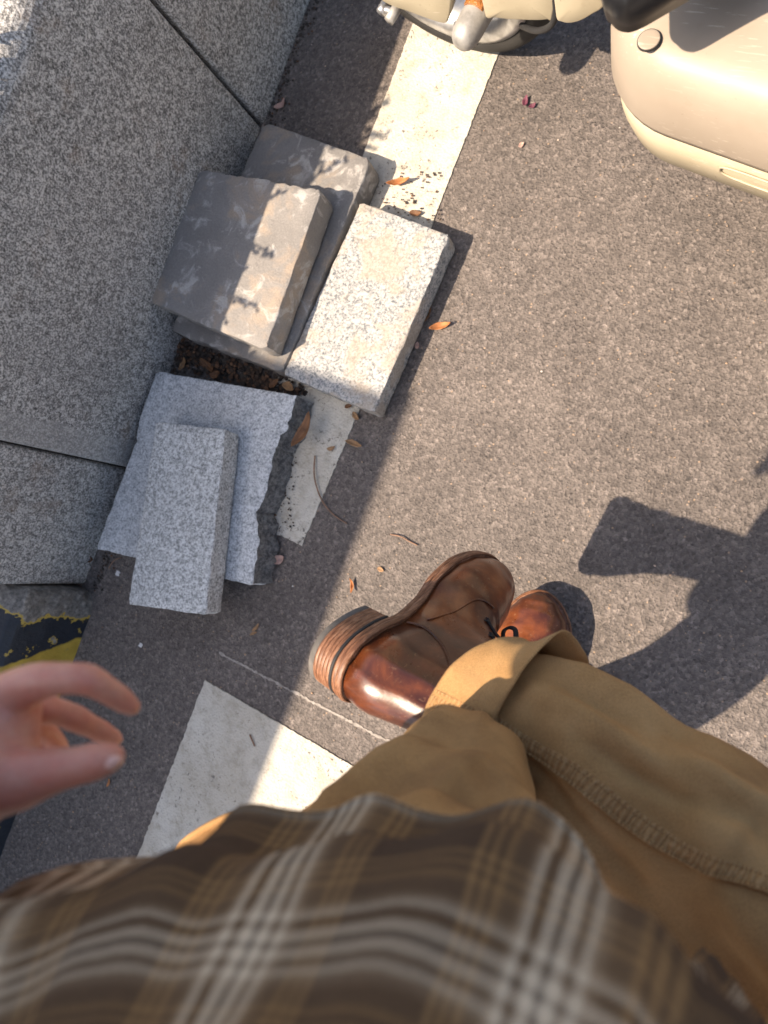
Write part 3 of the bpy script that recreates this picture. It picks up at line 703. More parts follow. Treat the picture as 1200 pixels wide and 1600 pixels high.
# ------------------------------------------------------------------ shirt
def polar(pts):
    L = []
    for p in pts:
        d = p-TC; x, y = d.dot(RGT), d.dot(FWD); L.append((math.atan2(-x, -y) % (2*math.pi), math.hypot(x, y), p.z))   # 0 = back, then left, front, right
    L.sort(); return L
def ring_from(L, n=200):
    k = len(L); E_ = [(a-2*math.pi, r, z) for a, r, z in L[-3:]]+L+[(a+2*math.pi, r, z) for a, r, z in L[:3]]; out = []
    for j in range(n):
        ph = 2*math.pi*j/n; i = max(q for q in range(1, len(E_)-2) if E_[q][0] <= ph) if ph >= E_[1][0] else 1
        a, b = E_[i], E_[i+1]; u = (ph-a[0])/(b[0]-a[0]); p0, p3 = E_[i-1], E_[i+2]; v = []
        for c in (1, 2):
            m1 = (b[c]-p0[c])/(b[0]-p0[0])*(b[0]-a[0]); m2 = (p3[c]-a[c])/(p3[0]-a[0])*(b[0]-a[0])
            v.append((2*u**3-3*u*u+1)*a[c]+(u**3-2*u*u+u)*m1+(3*u*u-2*u**3)*b[c]+(u**3-u*u)*m2)
        out.append((ph, *v))
    return out
def pol(ph, r, z): return TC+RGT*(-r*math.sin(ph))+FWD*(-r*math.cos(ph))+Vector((0, 0, z))
back = [TC+RGT*.19-FWD*.03+Vector((0, 0, .80)), TC+RGT*.13-FWD*.13+Vector((0, 0, .76)), TC-FWD*.155+Vector((0, 0, .74)), TC-RGT*.13-FWD*.13+Vector((0, 0, .76)), TC-RGT*.205-FWD*.02+Vector((0, 0, .81))]
hem = [at(*q) for q in ((-60, 1460, .83), (20, 1408, .815), (110, 1378, .795), (215, 1350, .775), (330, 1312, .755), (430, 1266, .755), (520, 1254, .75), (600, 1261, .748), (740, 1290, .748), (850, 1314, .75), (915, 1335, .755), (955, 1385, .765), (1020, 1455, .78), (1075, 1540, .80))]
con = [at(*q) for q in ((-90, 1480, .86), (60, 1425, .84), (200, 1382, .825), (330, 1350, .82), (430, 1330, .812), (520, 1322, .808), (600, 1326, .806), (740, 1350, .806), (860, 1388, .808), (950, 1420, .815), (1030, 1468, .825), (1085, 1570, .84))]
backc = [p+Vector((0, 0, .06)) for p in back]
def ell(hw0, hd0, z, off=0.):
    return [TC+FWD*off+RGT*(hw0*math.cos(a))+FWD*(hd0*math.sin(a))+Vector((0, 0, z)) for a in [2*math.pi*i/24 for i in range(24)]]
keys = [ring_from(polar(hem+back)), None, ring_from(polar(con+backc))]
keys[1] = [(a[0], a[1]*.5+b[1]*.5-.004, a[2]*.5+b[2]*.5) for a, b in zip(keys[0], keys[2])]
for hw0, hd0, z, off in ((.19, .150, .90, .0), (.185, .145, 1.0, -.005), (.19, .135, 1.12, -.01), (.21, .130, 1.24, -.015), (.225, .118, 1.33, -.02), (.20, .10, 1.385, -.02), (.13, .085, 1.42, -.015), (.072, .07, 1.45, -.005)): keys.append(ring_from(polar(ell(hw0, hd0, z, off))))
NU, NV = 200, 110
def shirt_pt(i, j, off=0.):
    t = i/NV; j %= NU; a_, w_ = int(j), j-int(j); P = [tuple(x+(y-x)*w_ for x, y in zip(k[a_], k[(a_+1) % NU])) for k in keys]; ph, r, z = cr(P, t)
    f = .006*nz((math.sin(ph)*2.2, math.cos(ph)*2.2, z*5), 1.4)+.0035*nz((math.sin(ph)*5, math.cos(ph)*5, z*9), 1.5)
    f += .0045*math.sin(ph*17+5*nz((ph, z*3, 2)))*max(0, 1-t*3.2)+.006*nz((ph*2.6, z*6, 4), 1.0)+.0025*nz((ph*8, z*14, 7), 1.0)
    return pol(ph, r+f+off, z)
vl = [0.]
for i in range(1, NV+1): vl.append(vl[-1]+sum((shirt_pt(i, j)-shirt_pt(i-1, j)).length for j in range(80, 130, 10))/5)
rings = [[shirt_pt(i, j) for j in range(NU)] for i in range(NV+1)]
shirt = loft('shirt', rings, 'plaid', person, uvs=lambda i, j: (.185*2*math.pi*j/NU, vl[i]), solid=.0018)
shirt['label'] = 'brown, tan and white plaid flannel overshirt'
# turned hem band
hb = [[shirt_pt(i, j, o) for j in range(NU)] for i, o in ((.0, -.004), (-.05, .0), (0, .0028), (1.2, .0030), (2.4, .0026), (2.7, .0))]
loft('hem_band', hb, 'plaid', shirt, uvs=lambda i, j: (.185*2*math.pi*j/NU, .004*i-.012))
for row in (2.2, 1.7):
    st_ = [shirt_pt(row, 60+.5*k, .0030) for k in range(0, 170)]
    V, Fc = [], []
    for a, b in zip(st_, st_[1:]):
        d = b-a; q = len(V); up = Vector((0, 0, .0006)); V.extend([a+d*.1, a+d*.75, (a+d*.42)+up, (a+d*.42)-up, (a+d*.42)+(a-TC).normalized()*.0009]); Fc.extend([(q, q+2, q+4), (q+2, q+1, q+4), (q+1, q+3, q+4), (q+3, q, q+4)])
    mesh('hem_stitching', V, Fc, 'thread', shirt)
# right tail of the shirt, turned out over the hip
def tail():
    A = [at(1100, 1478, .690), at(1135, 1515, .695), at(1170, 1560, .70), at(1215, 1625, .71)]
    B = [at(1062, 1490, .765), at(1075, 1545, .785), at(1085, 1620, .80), at(1090, 1720, .82)]
    rings = []
    for i in range(25):
        a, b = Vector(cr([tuple(p) for p in A], i/24)), Vector(cr([tuple(p) for p in B], i/24))
        rings.append([a.lerp(b, k/8)+Vector((0, 0, .006*math.sin(k/8*math.pi)+.002*math.sin(i*.9+k*.3))) for k in range(9)])
    loft('shirt_tail', rings, 'plaid', shirt, closed=False, uvs=lambda i, j: (.055+.006*i, .045+.009*j), solid=.004)
tail()
WRI = at(-85, 1225, .830); ELB = TC-RGT*.325+FWD*.06+Vector((0, 0, 1.03)); SHO = TC-RGT*.17-FWD*.02+Vector((0, 0, 1.33))
SHR = TC+RGT*.17-FWD*.02+Vector((0, 0, 1.33)); ELR = TC+RGT*.26-FWD*.07+Vector((0, 0, 1.05)); WRR = TC+RGT*.27+FWD*.02+Vector((0, 0, .80))
def sleeve(a, b, c, k):
    e = b.lerp(c, k); pts = [a+(a-b)*.12-(a-TC).normalized()*.02, a.lerp(b, .35), a.lerp(b, .8), b, b.lerp(c, k*.4), e]
    n = 60; m = 48; P = [Vector(cr([tuple(p) for p in pts], i/n)) for i in range(n+1)]; rings = []; prev = None; W_ = [(.080,), (.074,), (.062,), (.060,), (.058,), (.056,)]
    for i, p in enumerate(P):
        t = (P[min(i+1, n)]-P[max(i-1, 0)]).normalized(); a_ = prev-t*prev.dot(t) if prev else t.orthogonal(); a_.normalize(); prev = a_; b_ = t.cross(a_); r0 = cr(W_, i/n)[0]
        rings.append([p+(a_*math.cos(q)+b_*math.sin(q))*(r0+.004*math.sin(i*.7+3*nz((math.cos(q), math.sin(q), i*.1)))*math.sin(math.pi*i/n)) for q in [2*math.pi*j/m for j in range(m)]])
    return loft('sleeve', rings, 'plaid', shirt, uvs=lambda i, j: (.38*j/m, .009*i), solid=.002)
sleeve(SHO, ELB, WRI, .92); sleeve(SHR, ELR, WRR, .8)

# ------------------------------------------------------------------ body: head, neck, chest, arms and hands as one continuous surface
BV, BF = [], []
def capsule(a, b, ra, rb, n=14, sq=1.0, ref=None):
    d = b-a; L = d.length
    if L < 1e-6: d = Vector((0, 0, 1))
    d = d.normalized(); u = (ref-d*ref.dot(d)).normalized() if ref else d.orthogonal().normalized(); v = d.cross(u); rings = []
    for k in range(1, 6): an = math.pi/2*(1-k/5.5); rings.append((a-d*(ra*math.sin(an)), ra*math.cos(an)))
    for k in range(5): u_ = k/4; rings.append((a.lerp(b, u_), ra+(rb-ra)*u_))
    for k in range(1, 6): an = math.pi/2*(k/5.5); rings.append((b+d*(rb*math.sin(an)), rb*math.cos(an)))
    o = len(BV)
    for c, r in rings:
        for j in range(n): q = 2*math.pi*j/n; BV.append(c+u*(r*math.cos(q))+v*(r*sq*math.sin(q)))
    m = len(rings)
    for i in range(m-1):
        for j in range(n): k = (j+1) % n; BF.append((o+i*n+j, o+i*n+k, o+(i+1)*n+k, o+(i+1)*n+j))
    BF.append(tuple(o+j for j in reversed(range(n)))); BF.append(tuple(o+(m-1)*n+j for j in range(n)))
def chain(pts, rs, n=14, sq=1., ref=None):
    if len(pts) > 2:
        k = (len(pts)-1)*5; P = [tuple(p) for p in pts]; Q = [(r,) for r in rs]; pts = [Vector(cr(P, i/k)) for i in range(k+1)]; rs = [cr(Q, i/k)[0] for i in range(k+1)]
    for (a, b), (r, q) in zip(zip(pts, pts[1:]), zip(rs, rs[1:])): capsule(a, b, r, q, n, sq, ref)
def hp(x, y, z): return at(x, y, .775+(z-.742)*.85+.035)
# left hand, thumb and forefinger open in a loose pinch
HS = .80
def hch(P, r, n=14): chain([hp(*p) for p in P], [q*HS for q in r], n)
hch([(5, 1088, .742), (56, 1066, .745), (100, 1060, .742), (137, 1062, .735), (165, 1077, .725), (184, 1089, .716), (206, 1105, .706)], [.0135, .0116, .0094, .0094, .0080, .0079, .0062])
hch([(0, 1120, .722), (56, 1108, .714), (90, 1112, .704), (120, 1124, .692), (142, 1135, .681), (158, 1143, .673), (180, 1154, .662)], [.0125, .0106, .0088, .0090, .0078, .0077, .0060])
hch([(-5, 1140, .702), (46, 1134, .686), (80, 1152, .664), (94, 1176, .648), (86, 1194, .640)], [.0112, .0094, .0080, .0072, .0062])
hch([(-8, 1160, .684), (36, 1162, .668), (58, 1180, .652), (62, 1196, .644)], [.0105, .0085, .0072, .0062])
hch([(-40, 1225, .750), (15, 1220, .752), (60, 1210, .751), (92, 1202, .749), (125, 1196, .746), (148, 1190, .742), (175, 1183, .738)], [.0200, .0182, .0142, .0118, .0104, .0106, .0078], 16)
for a, b, r in (((-10, 1145, .748), (5, 1090, .742), .0135), ((-20, 1160, .735), (0, 1120, .722), .0128), ((-20, 1175, .715), (-5, 1140, .702), .0118), ((-25, 1190, .70), (-8, 1160, .684), .0105)):
    chain([WRI, hp(*a), hp(*b)], [.025, .019*HS, r*HS])
chain([WRI, hp(-30, 1222, .750)], [.026, .0185*HS]); hch([(-30, 1222, .750), (5, 1105, .740)], [.019, .0145]); hch([(5, 1210, .750), (20, 1105, .738)], [.016, .0125]); hch([(28, 1205, .744), (38, 1100, .732)], [.0105, .0105])
chain([WRI, WRI.lerp(ELB, .4), WRI.lerp(ELB, .8), ELB, ELB.lerp(SHO, .5), SHO], [.028, .034, .041, .042, .045, .055], 18)
# right arm hanging at the side
D_ = Vector((-.05, .12, -1)).normalized(); SD = FWD
chain([SHR, SHR.lerp(ELR, .5), ELR, ELR.lerp(WRR, .25), ELR.lerp(WRR, .6), WRR], [.055, .045, .042, .041, .034, .027], 18)
for k, L in enumerate((.074, .082, .077, .060)):
    mcp = WRR+D_*.085+SD*(.033-.021*k)
    chain([WRR+SD*(.012-.008*k), mcp, mcp+D_*L*.5-RGT*.008, mcp+D_*L*.85-RGT*.024], [.016, .0105, .0088, .0072])
chain([WRR+SD*.015, WRR+D_*.035+SD*.040, WRR+D_*.072+SD*.052-RGT*.010, WRR+D_*.100+SD*.050-RGT*.018], [.018, .014, .0115, .009])
# chest, neck and head
for s_ in (-1, 1): capsule(TC-FWD*.02+Vector((0, 0, 1.30)), TC+RGT*(.17*s_)-FWD*.02+Vector((0, 0, 1.33)), .085, .055, 20)
capsule(TC-FWD*.01+Vector((0, 0, 1.15)), TC-FWD*.02+Vector((0, 0, 1.33)), .10, .09, 20)
HD = TC+FWD*.045+Vector((0, 0, 1.585))
capsule(TC-FWD*.015+Vector((0, 0, 1.34)), TC+FWD*.015+Vector((0, 0, 1.52)), .062, .056, 20)
capsule(HD-FWD*.022+Vector((0, 0, .02)), HD+FWD*.012+Vector((0, 0, .015)), .080, .076, 24); capsule(HD+FWD*.012, HD+FWD*.035-Vector((0, 0, .075)), .066, .040, 20)
capsule(HD+FWD*.088+Vector((0, 0, .005)), HD+FWD*.103-Vector((0, 0, .028)), .008, .012); capsule(HD+FWD*.078-RGT*.018-Vector((0, 0, .062)), HD+FWD*.078+RGT*.018-Vector((0, 0, .062)), .007, .007)
for s_ in (-1, 1):
    capsule(HD+FWD*.076+RGT*(.015*s_)+Vector((0, 0, .022)), HD+FWD*.068+RGT*(.045*s_)+Vector((0, 0, .020)), .008, .008)
    capsule(HD-FWD*.008+RGT*(.080*s_)+Vector((0, 0, .018)), HD-FWD*.004+RGT*(.076*s_)-Vector((0, 0, .028)), .011, .008)
body = mesh('body', BV, BF, 'skin', person)
rm = body.modifiers.new('remesh', 'REMESH'); rm.mode = 'VOXEL'; rm.voxel_size = .0024; rm.use_smooth_shade = True
sm_ = body.modifiers.new('smooth', 'SMOOTH'); sm_.iterations = 7; sm_.factor = .5
hr = []
for i in range(13):
    an = math.pi*.5*i/12; rr = []
    for j in range(40):
        q = 2*math.pi*j/40; back_ = (1-math.sin(q))/2; z = .02-.075*back_+(.108+.055*back_-.0)*math.sin(an)
        w_ = math.cos(an)**.6*(1+.03*nz((math.cos(q)*3, math.sin(q)*3, an*3)))
        rr.append(HD-FWD*.012+RGT*(.090*w_*math.cos(q))+FWD*(.096*w_*math.sin(q))+Vector((0, 0, z+(.045 if math.sin(q) > .55 else 0)*(1-i/12))))
    hr.append(rr)
loft('hair', hr, 'hair', person, True, True)
def nail(c, d, up, L=.011, W=.0095, name='fingernail'):
    d = d.normalized(); s_ = d.cross(up).normalized(); up = s_.cross(d); rings = []
    for i in range(9):
        u = i/8; wd = W*.5*(math.sin(math.pi*min(1, .16+u*.9))**.35); rings.append([c+d*(L*(u-.5))+s_*(wd*v)+up*(.0012*(1-v*v)-.0022*v*v-.0016*(u-.5)**2*4) for v in (-1, -.6, -.2, .2, .6, 1)])
    return loft(name, rings, 'nail', body, closed=False, solid=.0006)
tt_ = hp(172, 1186, .738); td = (tt_-hp(140, 1197, .744)).normalized()
nu = Vector((.38, .0, .9)).normalized(); nail(tt_+td*.0008+(nu-td*nu.dot(td)).normalized()*.0062, td, nu, .0092, .0082, 'thumbnail')

# ------------------------------------------------------------------ parked scooter
def aty(px, py, y):
    d = ROT @ cray(px, py); return Vector((0, 0, H))+d*(y/d.y)
SA = Vector((.983, -.183, 0)); SB = Vector((.183, .983, 0)); SO = Vector((-.13, .456, 0))
def sl_(x, y, z): return SO+SA*x+SB*y+Vector((0, 0, z))
scooter = tag(empty('scooter', sl_(0, .2, 0)), 'parked beige scooter with scuffed footboard and spoked front wheel', 'scooter')
def rrect(x0, x1, y0, y1, r, n=12):
    P = []
    for cx, cy, a0 in ((x0+r, y0+r, math.pi), (x1-r, y0+r, 1.5*math.pi), (x1-r, y1-r, 0), (x0+r, y1-r, .5*math.pi)):
        P += [(cx+r*math.cos(a0+math.pi/2*k/n), cy+r*math.sin(a0+math.pi/2*k/n)) for k in range(n+1)]
    return P
def shell(name, prof, mat, x0, x1, y0, y1, r, parent, cap=(True, True)):
    rings = []
    for ins, z in prof: rings.append([sl_(x, y, z) for x, y in rrect(x0+ins, x1-ins, y0+ins, y1-ins, max(.005, r-ins))])
    return loft(name, rings, mat, parent, *cap)
X0, X1 = -.146, .62
fb = shell('footboard', [(.03, .262), (-.001, .264), (-.004, .275), (-.002, .318), (.002, .338), (.008, .351), (.017, .359), (.030, .363), (.05, .3645), (.10, .365)], 'tan', X0, X1, 0, .42, .115, scooter)
shell('lower_fairing', [(.05, .178), (.022, .179), (.012, .188), (.004, .220), (.0005, .2615), (.03, .2625)], 'cream', X0, X1, 0, .42, .115, scooter)
def disc(name, c, r, z, mat, parent, h=.0015):
    rings = [[Vector((c.x+q*math.cos(a), c.y+q*math.sin(a), zz)) for a in [2*math.pi*k/28 for k in range(28)]] for q, zz in ((r, z-.002), (r, z+h*.6), (r*.93, z+h), (r*.5, z+h*1.1))]
    return loft(name, rings, mat, parent, True, True)
pc = at(1014, 62, .365); disc('cap_ring', pc, .0112, .3650, 'mortar', fb, .0004); disc('screw_cap', pc, .0104, .3654, 'tan', fb, .0006)
# oval badge recess on the fairing: a raised rim
ov = []
for k in range(41):
    a = 2*math.pi*k/40; ov.append(sl_(.085+.052*math.copysign(abs(math.cos(a))**.6, math.cos(a)), -.0015+.0045*(1-math.sin(a))*.5, .236+.013*math.copysign(abs(math.sin(a))**.7, math.sin(a))))
tube('oval_trim', ov, .0012, 'cream', scooter, 6, 80)
# seat nose: black moulding that overhangs the footboard
def plate(name, P, z0, z1, mat, parent, bev=.008):
    n = 8; Q = []
    for i in range(len(P)):
        a, b, c, d = (P[(i+k) % len(P)] for k in (-1, 0, 1, 2))
        for k in range(n): Q.append(Vector(cr([tuple(a), tuple(b), tuple(c), tuple(d)], (1+k/n)/3)))
    cen = sum(Q, Vector((0, 0, 0)))/len(Q); rings = []
    for ins, z in ((bev*1.2, z0), (bev*.3, z0+bev*.4), (0, (z0+z1)/2), (bev*.3, z1-bev*.4), (bev*1.2, z1), (bev*5, z1+.002)):
        rings.append([Vector((*(q.xy+(cen.xy-q.xy).normalized()*ins), z)) for q in Q])
    return loft(name, rings, mat, parent, True, True)
plate('seat', [at(*q, .47) for q in ((938, -20), (952, 14), (972, 25), (996, 20), (1040, -4), (1130, -55), (1260, -120), (1330, -260), (1100, -300), (960, -160))], .445, .49, 'grip', scooter)
sc0 = at(1190, -215, .46); bxs = [Vector((sc0.x+dx, sc0.y+dy, .362)) for dx, dy in ((-.03, -.03), (.03, -.03), (.03, .03), (-.03, .03))]
loft('seat_post', [bxs, [p+Vector((0, 0, .09)) for p in bxs]], 'grip', scooter, True, True, smooth=False)
# wheels
WC = Vector((-.585, .733, 0)); 
def wheel(c, parent):
    rt, rs = .186, .019; U = SA; n = 72
    def ring_(rad, wid, prof_n=20):
        return [[c+U*((rt+rad*math.cos(p))*math.cos(a))+Vector((0, 0, .205+(rt+rad*math.cos(p))*math.sin(a)))+SB*(wid*math.sin(p)) for p in [2*math.pi*k/prof_n for k in range(prof_n)]] for a in [2*math.pi*i/n for i in range(n+1)]]
    wh = loft('tyre', ring_(rs, .033), 'tyre', parent)
    rim = [[c+U*(r*math.cos(a))+Vector((0, 0, .205+r*math.sin(a)))+SB*y for r, y in ((.176, -.020), (.174, -.031), (.166, -.034), (.152, -.032), (.140, -.012), (.140, .012), (.152, .032), (.166, .034), (.174, .031), (.176, .020))] for a in [2*math.pi*i/n for i in range(n+1)]]
    loft('rim', rim, 'steel', wh)
    hub = [[c+U*(r*math.cos(a))+Vector((0, 0, .205+r*math.sin(a)))+SB*y for a in [2*math.pi*i/24 for i in range(24)]] for r, y in ((.012, -.06), (.035, -.045), (.038, -.03), (.038, .03), (.035, .045), (.012, .06))]
    loft('hub', hub, 'alloy', wh, True, True)
    for k in range(12):
        a = 2*math.pi*k/12; s_ = 1 if k % 2 else -1
        tube('spoke', [c+U*(.03*math.cos(a))+Vector((0, 0, .205+.03*math.sin(a)))+SB*(.03*s_), c+U*(.134*math.cos(a+.25))+Vector((0, 0, .205+.134*math.sin(a+.25)))+SB*(.01*s_)], .003, 'steel', wh, 6, 2)
    return wh
wheel(WC, scooter); wheel(WC+SA*1.18, scooter)
def side_panel(name, pix_, y, th, mat, parent):
    P = [aty(*q, y) for q in pix_]; n = 6; Q = []
    for i in range(len(P)):
        a, b, c, d = (P[(i+k) % len(P)] for k in (-1, 0, 1, 2))
        for k in range(n): Q.append(Vector(cr([tuple(a), tuple(b), tuple(c), tuple(d)], (1+k/n)/3)))
    cen = sum(Q, Vector((0, 0, 0)))/len(Q); rings = []
    for ins, dy in ((0, th), (0, .003), (.0012, .0008), (.003, .0), (.03, -.001)): rings.append([q+(cen-q).normalized()*ins+Vector((0, dy, 0)) for q in Q])
    return loft(name, rings, mat, parent, True, True)
side_panel('fork_cover', [(560, -60), (592, -2), (640, 20), (690, 37), (701, 30), (706, 0), (716, -90)], .625, .03, 'cream', scooter)
side_panel('wheel_cover', [(752, -90), (756, 20), (775, 29), (820, 33), (855, 32), (864, 24), (872, -90)], .620, .03, 'cream', scooter)
side_panel('front_cowl', [(868, -90), (867, 20), (878, 36), (900, 36), (925, 24), (948, 4), (985, -90)], .575, .05, 'cream', scooter)
p0 = at(729, 52, .19); ax_ = SB
pod = [[p0+ax_*(y)+SA*(r*math.cos(a))+Vector((0, 0, r*math.sin(a))) for a in [2*math.pi*k/28 for k in range(28)]] for r, y in ((.004, -.020), (.011, -.018), (.016, -.013), (.0195, -.004), (.0205, .008), (.0205, .09), (.021, .16))]
pd_ = loft('axle_guard', pod, 'alloy', scooter, True, True)
lens = [[p0+ax_*y+SA*(.0155*c_)+Vector((0, 0, .0150+.0085*h)) for c_, h in ((-.95, -.3), (-.9, .4), (-.5, .9), (0, 1.0), (.5, .9), (.9, .4), (.95, -.3))] for y in [.024+.0045*k for k in range(30)]]
for i, r in enumerate(lens):
    for v in r: v.z += .0008*(i % 2)
loft('amber_reflector', lens, 'amber', pd_, True, True, smooth=False)
tube('brake_cable', [aty(864, -60, .60), aty(868, 0, .60), aty(868, 25, .60), aty(858, 42, .605), aty(838, 48, .62), aty(815, 40, .65)], .0042, 'rubber', scooter, 8)
nb = aty(612, 18, .63)
tube('axle_bolt', [nb-SA*.022+SB*.0, nb+SA*.006], .0050, 'steel', scooter, 10, 3); tube('axle_nut', [nb+SA*.004-SB*.014, nb+SA*.006+SB*.02], .0085, 'alloy', scooter, 6, 2); tube('bolt_collar', [nb-SA*.016-SB*.007, nb-SA*.016+SB*.007], .0075, 'steel', scooter, 8, 2)
# rear cowl and handlebar stem, outside the frame
shell('rear_cowl', [(.04, .30), (0, .31), (-.01, .40), (.0, .52), (.03, .57), (.06, .58)], 'tan', .52, 1.05, .04, .38, .12, scooter)
for nm, pts, r, mt in (('fork', [WC+Vector((0, 0, .205))-SB*.06, WC+SA*.10-SB*.05+Vector((0, 0, .5)), WC+SA*.2+Vector((0, 0, .9))], .018, 'steel'), ('handlebar', [WC+SA*.2-SB*.16+Vector((0, 0, .93)), WC+SA*.2+Vector((0, 0, .90)), WC+SA*.2+SB*.30+Vector((0, 0, .93))], .014, 'grip')):
    tube(nm, pts, r, mt, scooter, 12)
loft('leg_shield', [[sl_(-.20-.05*t, .10+.0*t, .30+.12*t), sl_(-.225-.05*t, .21, .31+.12*t), sl_(-.20-.05*t, .32, .30+.12*t), sl_(-.18-.05*t, .32, .30+.12*t), sl_(-.205-.05*t, .21, .31+.12*t), sl_(-.18-.05*t, .10, .30+.12*t)] for t in range(2)], 'tan', scooter, True, True)

# ------------------------------------------------------------------ leaves, twigs, scraps
def leaf(px, py, L, W, ang, mat, label, z=.004, curl=.25, fold=.3, roll=0., cat='leaf', name='dry_leaf', zb=None):
    """ang: direction of the leaf in the photo, degrees, 0 = to the right, 90 = up"""
    c = at(px, py, z); a = R(ang); q = at(px+40*math.cos(a), py-40*math.sin(a), z); d = (q-c); d.z = 0; d.normalize(); s_ = Vector((-d.y, d.x, 0)); V, Fc, uv = [], [], []
    nL, nW = 14, 6; k0 = random.random()*9
    for i in range(nL+1):
        u = i/nL; wd = W*.5*(math.sin(math.pi*u**.85)**.8)*(1+.15*nz((u*6+k0, 0, 0)))+.0004
        for j in range(nW+1):
            v = j/nW*2-1; h = curl*L*(u-.5)**2*2+abs(v)*wd*fold*(1+.5*nz((u*5, v, k0)))+.05*W*nz((u*8, v*3, k0))
            V.append(d*(L*(u-.5))+s_*(wd*v*(1-.25*fold))+Vector((0, 0, h+roll*v*wd))+s_*(.08*L*math.sin(u*3+k0)))
    mz = min(v.z for v in V)
    for v in V: v.z -= mz
    for i in range(nL):
        for j in range(nW): b = i*(nW+1)+j; Fc.append((b, b+1, b+nW+2, b+nW+1))
    o = mesh(name, V, Fc, mat, None, True, world=Matrix.Translation(c)); m_ = o.modifiers.new('thickness', 'SOLIDIFY'); m_.thickness = .0005
    return tag(o, label, cat)
leaf(473, 672, .066, .022, 66, 'leaf_brown', 'long folded brown leaf leaning beside the broken slab edge', .030, .3, .6)
leaf(555, 694, .032, .011, -8, 'leaf_tan', 'small tan curled leaf at the edge of the white line', .005, .5, .6)
leaf(626, 289, .042, .014, 8, 'leaf_orange', 'curled orange-brown leaf on the white line by the concrete slabs', .006, .7, .9)
leaf(690, 512, .036, .013, 20, 'leaf_orange', 'bright orange dry leaf on asphalt right of the pale slab', .002, .6, .5)
leaf(652, 540, .012, .008, 70, 'leaf_pink', 'tiny pale petal in the shadow of the pale slab', .002, .4, .2, cat='petal', name='petal')
leaf(557, 650, .018, .010, -55, 'leaf_tan', 'small tan leaf touching the lower corner of the pale slab', .005, .3, .5)
leaf(438, 875, .022, .017, 40, 'leaf_pink', 'pale beige petal below the broken slab corner', .002, .5, .4, cat='petal', name='petal')
leaf(330, 574, .040, .014, -60, 'leaf_brown', 'curled brown leaf between the concrete and the granite slabs', .006, .8, .7)
leaf(290, 571, .026, .012, 70, 'leaf_tan', 'tan curled leaf at the wall foot between slabs', .006, .9, .9)
leaf(338, 585, .022, .016, 10, 'leaf_brown', 'crumpled brown leaf lying in the gap above the broken slab', .012, .5, .5)
leaf(452, 606, .026, .016, -20, 'leaf_tan', 'tan leaf fragment at the end of the debris gap', .010, .4, .5)
leaf(430, 600, .022, .013, 50, 'leaf_brown', 'small brown leaf fragment under the mottled slab corner', .010, .4, .5)
leaf(518, 700, .016, .007, 10, 'leaf_tan', 'tiny tan leaf scrap on the white line', .005, .3, .3)
leaf(545, 635, .014, .008, 30, 'leaf_brown', 'tiny brown leaf scrap on the white line by the pale slab', .005, .3, .3)
leaf(668, 492, .030, .013, 75, 'leaf_brown', 'dark brown leaf in the shade along the pale slab side', .002, .3, .4)
leaf(650, 334, .022, .012, 10, 'leaf_brown', 'brown leaf at the top corner of the pale slab', .005, .4, .5)
leaf(822, 160, .018, .010, 70, 'leaf_purple', 'wilted purple petal on the sunny asphalt near the scooter', .002, .6, .5, cat='petal', name='petal')
leaf(832, 166, .012, .008, 40, 'leaf_purple', 'small dark purple petal beside the larger wilted one', .002, .6, .5, cat='petal', name='petal')
leaf(815, 227, .010, .008, 30, 'leaf_pink', 'tiny pink petal alone on the sunny asphalt', .002, .4, .3, cat='petal', name='petal')
leaf(440, 165, .026, .014, 40, 'leaf_pink', 'pale curled leaf against the wall foot beyond the slabs', .002, .7, .6)
leaf(400, 980, .018, .006, 55, 'leaf_tan', 'thin yellowish leaf sliver on shaded asphalt below the slabs', .002, .3, .5)
leaf(397, 990, .015, .005, 25, 'leaf_tan', 'small straw-coloured sliver beside the yellowish one', .002, .3, .5)
leaf(145, 872, .022, .016, 140, 'leaf_brown', 'rolled brown leaf by the corner of the broken slab', .002, 1.3, 1.2)
leaf(550, 915, .024, .007, 100, 'leaf_orange', 'orange-brown leaf curl on asphalt above the lifted boot', .002, .6, .8)
leaf(595, 890, .012, .008, -10, 'leaf_tan', 'small tan chip on asphalt above the lifted boot', .002, .2, .3)
leaf(118, 892, .013, .009, 30, 'leaf_pink', 'pale pink petal by the end of the granite wall', .002, .4, .4, cat='petal', name='petal')
leaf(170, 1222, .016, .005, 80, 'leaf_orange', 'thin yellow-orange leaf under the open hand', .002, .3, .4)
def twig(pts, r, label, mat='twig'):
    P = [at(x, y, z) for x, y, z in pts]; b = P[0].copy()
    o = tube('twig', [p-b for p in P], r, mat, None, 7, world=Matrix.Translation(b)); return tag(o, label, 'twig')
twig([(492, 712, .006), (491, 745, .008), (502, 780, .006), (520, 803, .003), (542, 818, .003)], .0013, 'long curved leaf stem crossing the edge of the white line')
twig([(610, 835, .003), (625, 838, .005), (640, 846, .003), (652, 852, .003)], .0012, 'short pale twig on the sunny asphalt above the boots')
twig([(170, 888, .003), (178, 876, .006), (190, 871, .003)], .001, 'short red-brown stem beside the narrow slab')
twig([(390, 1148, .005), (398, 1166, .005)], .0013, 'tiny dark twig on the white bay corner')
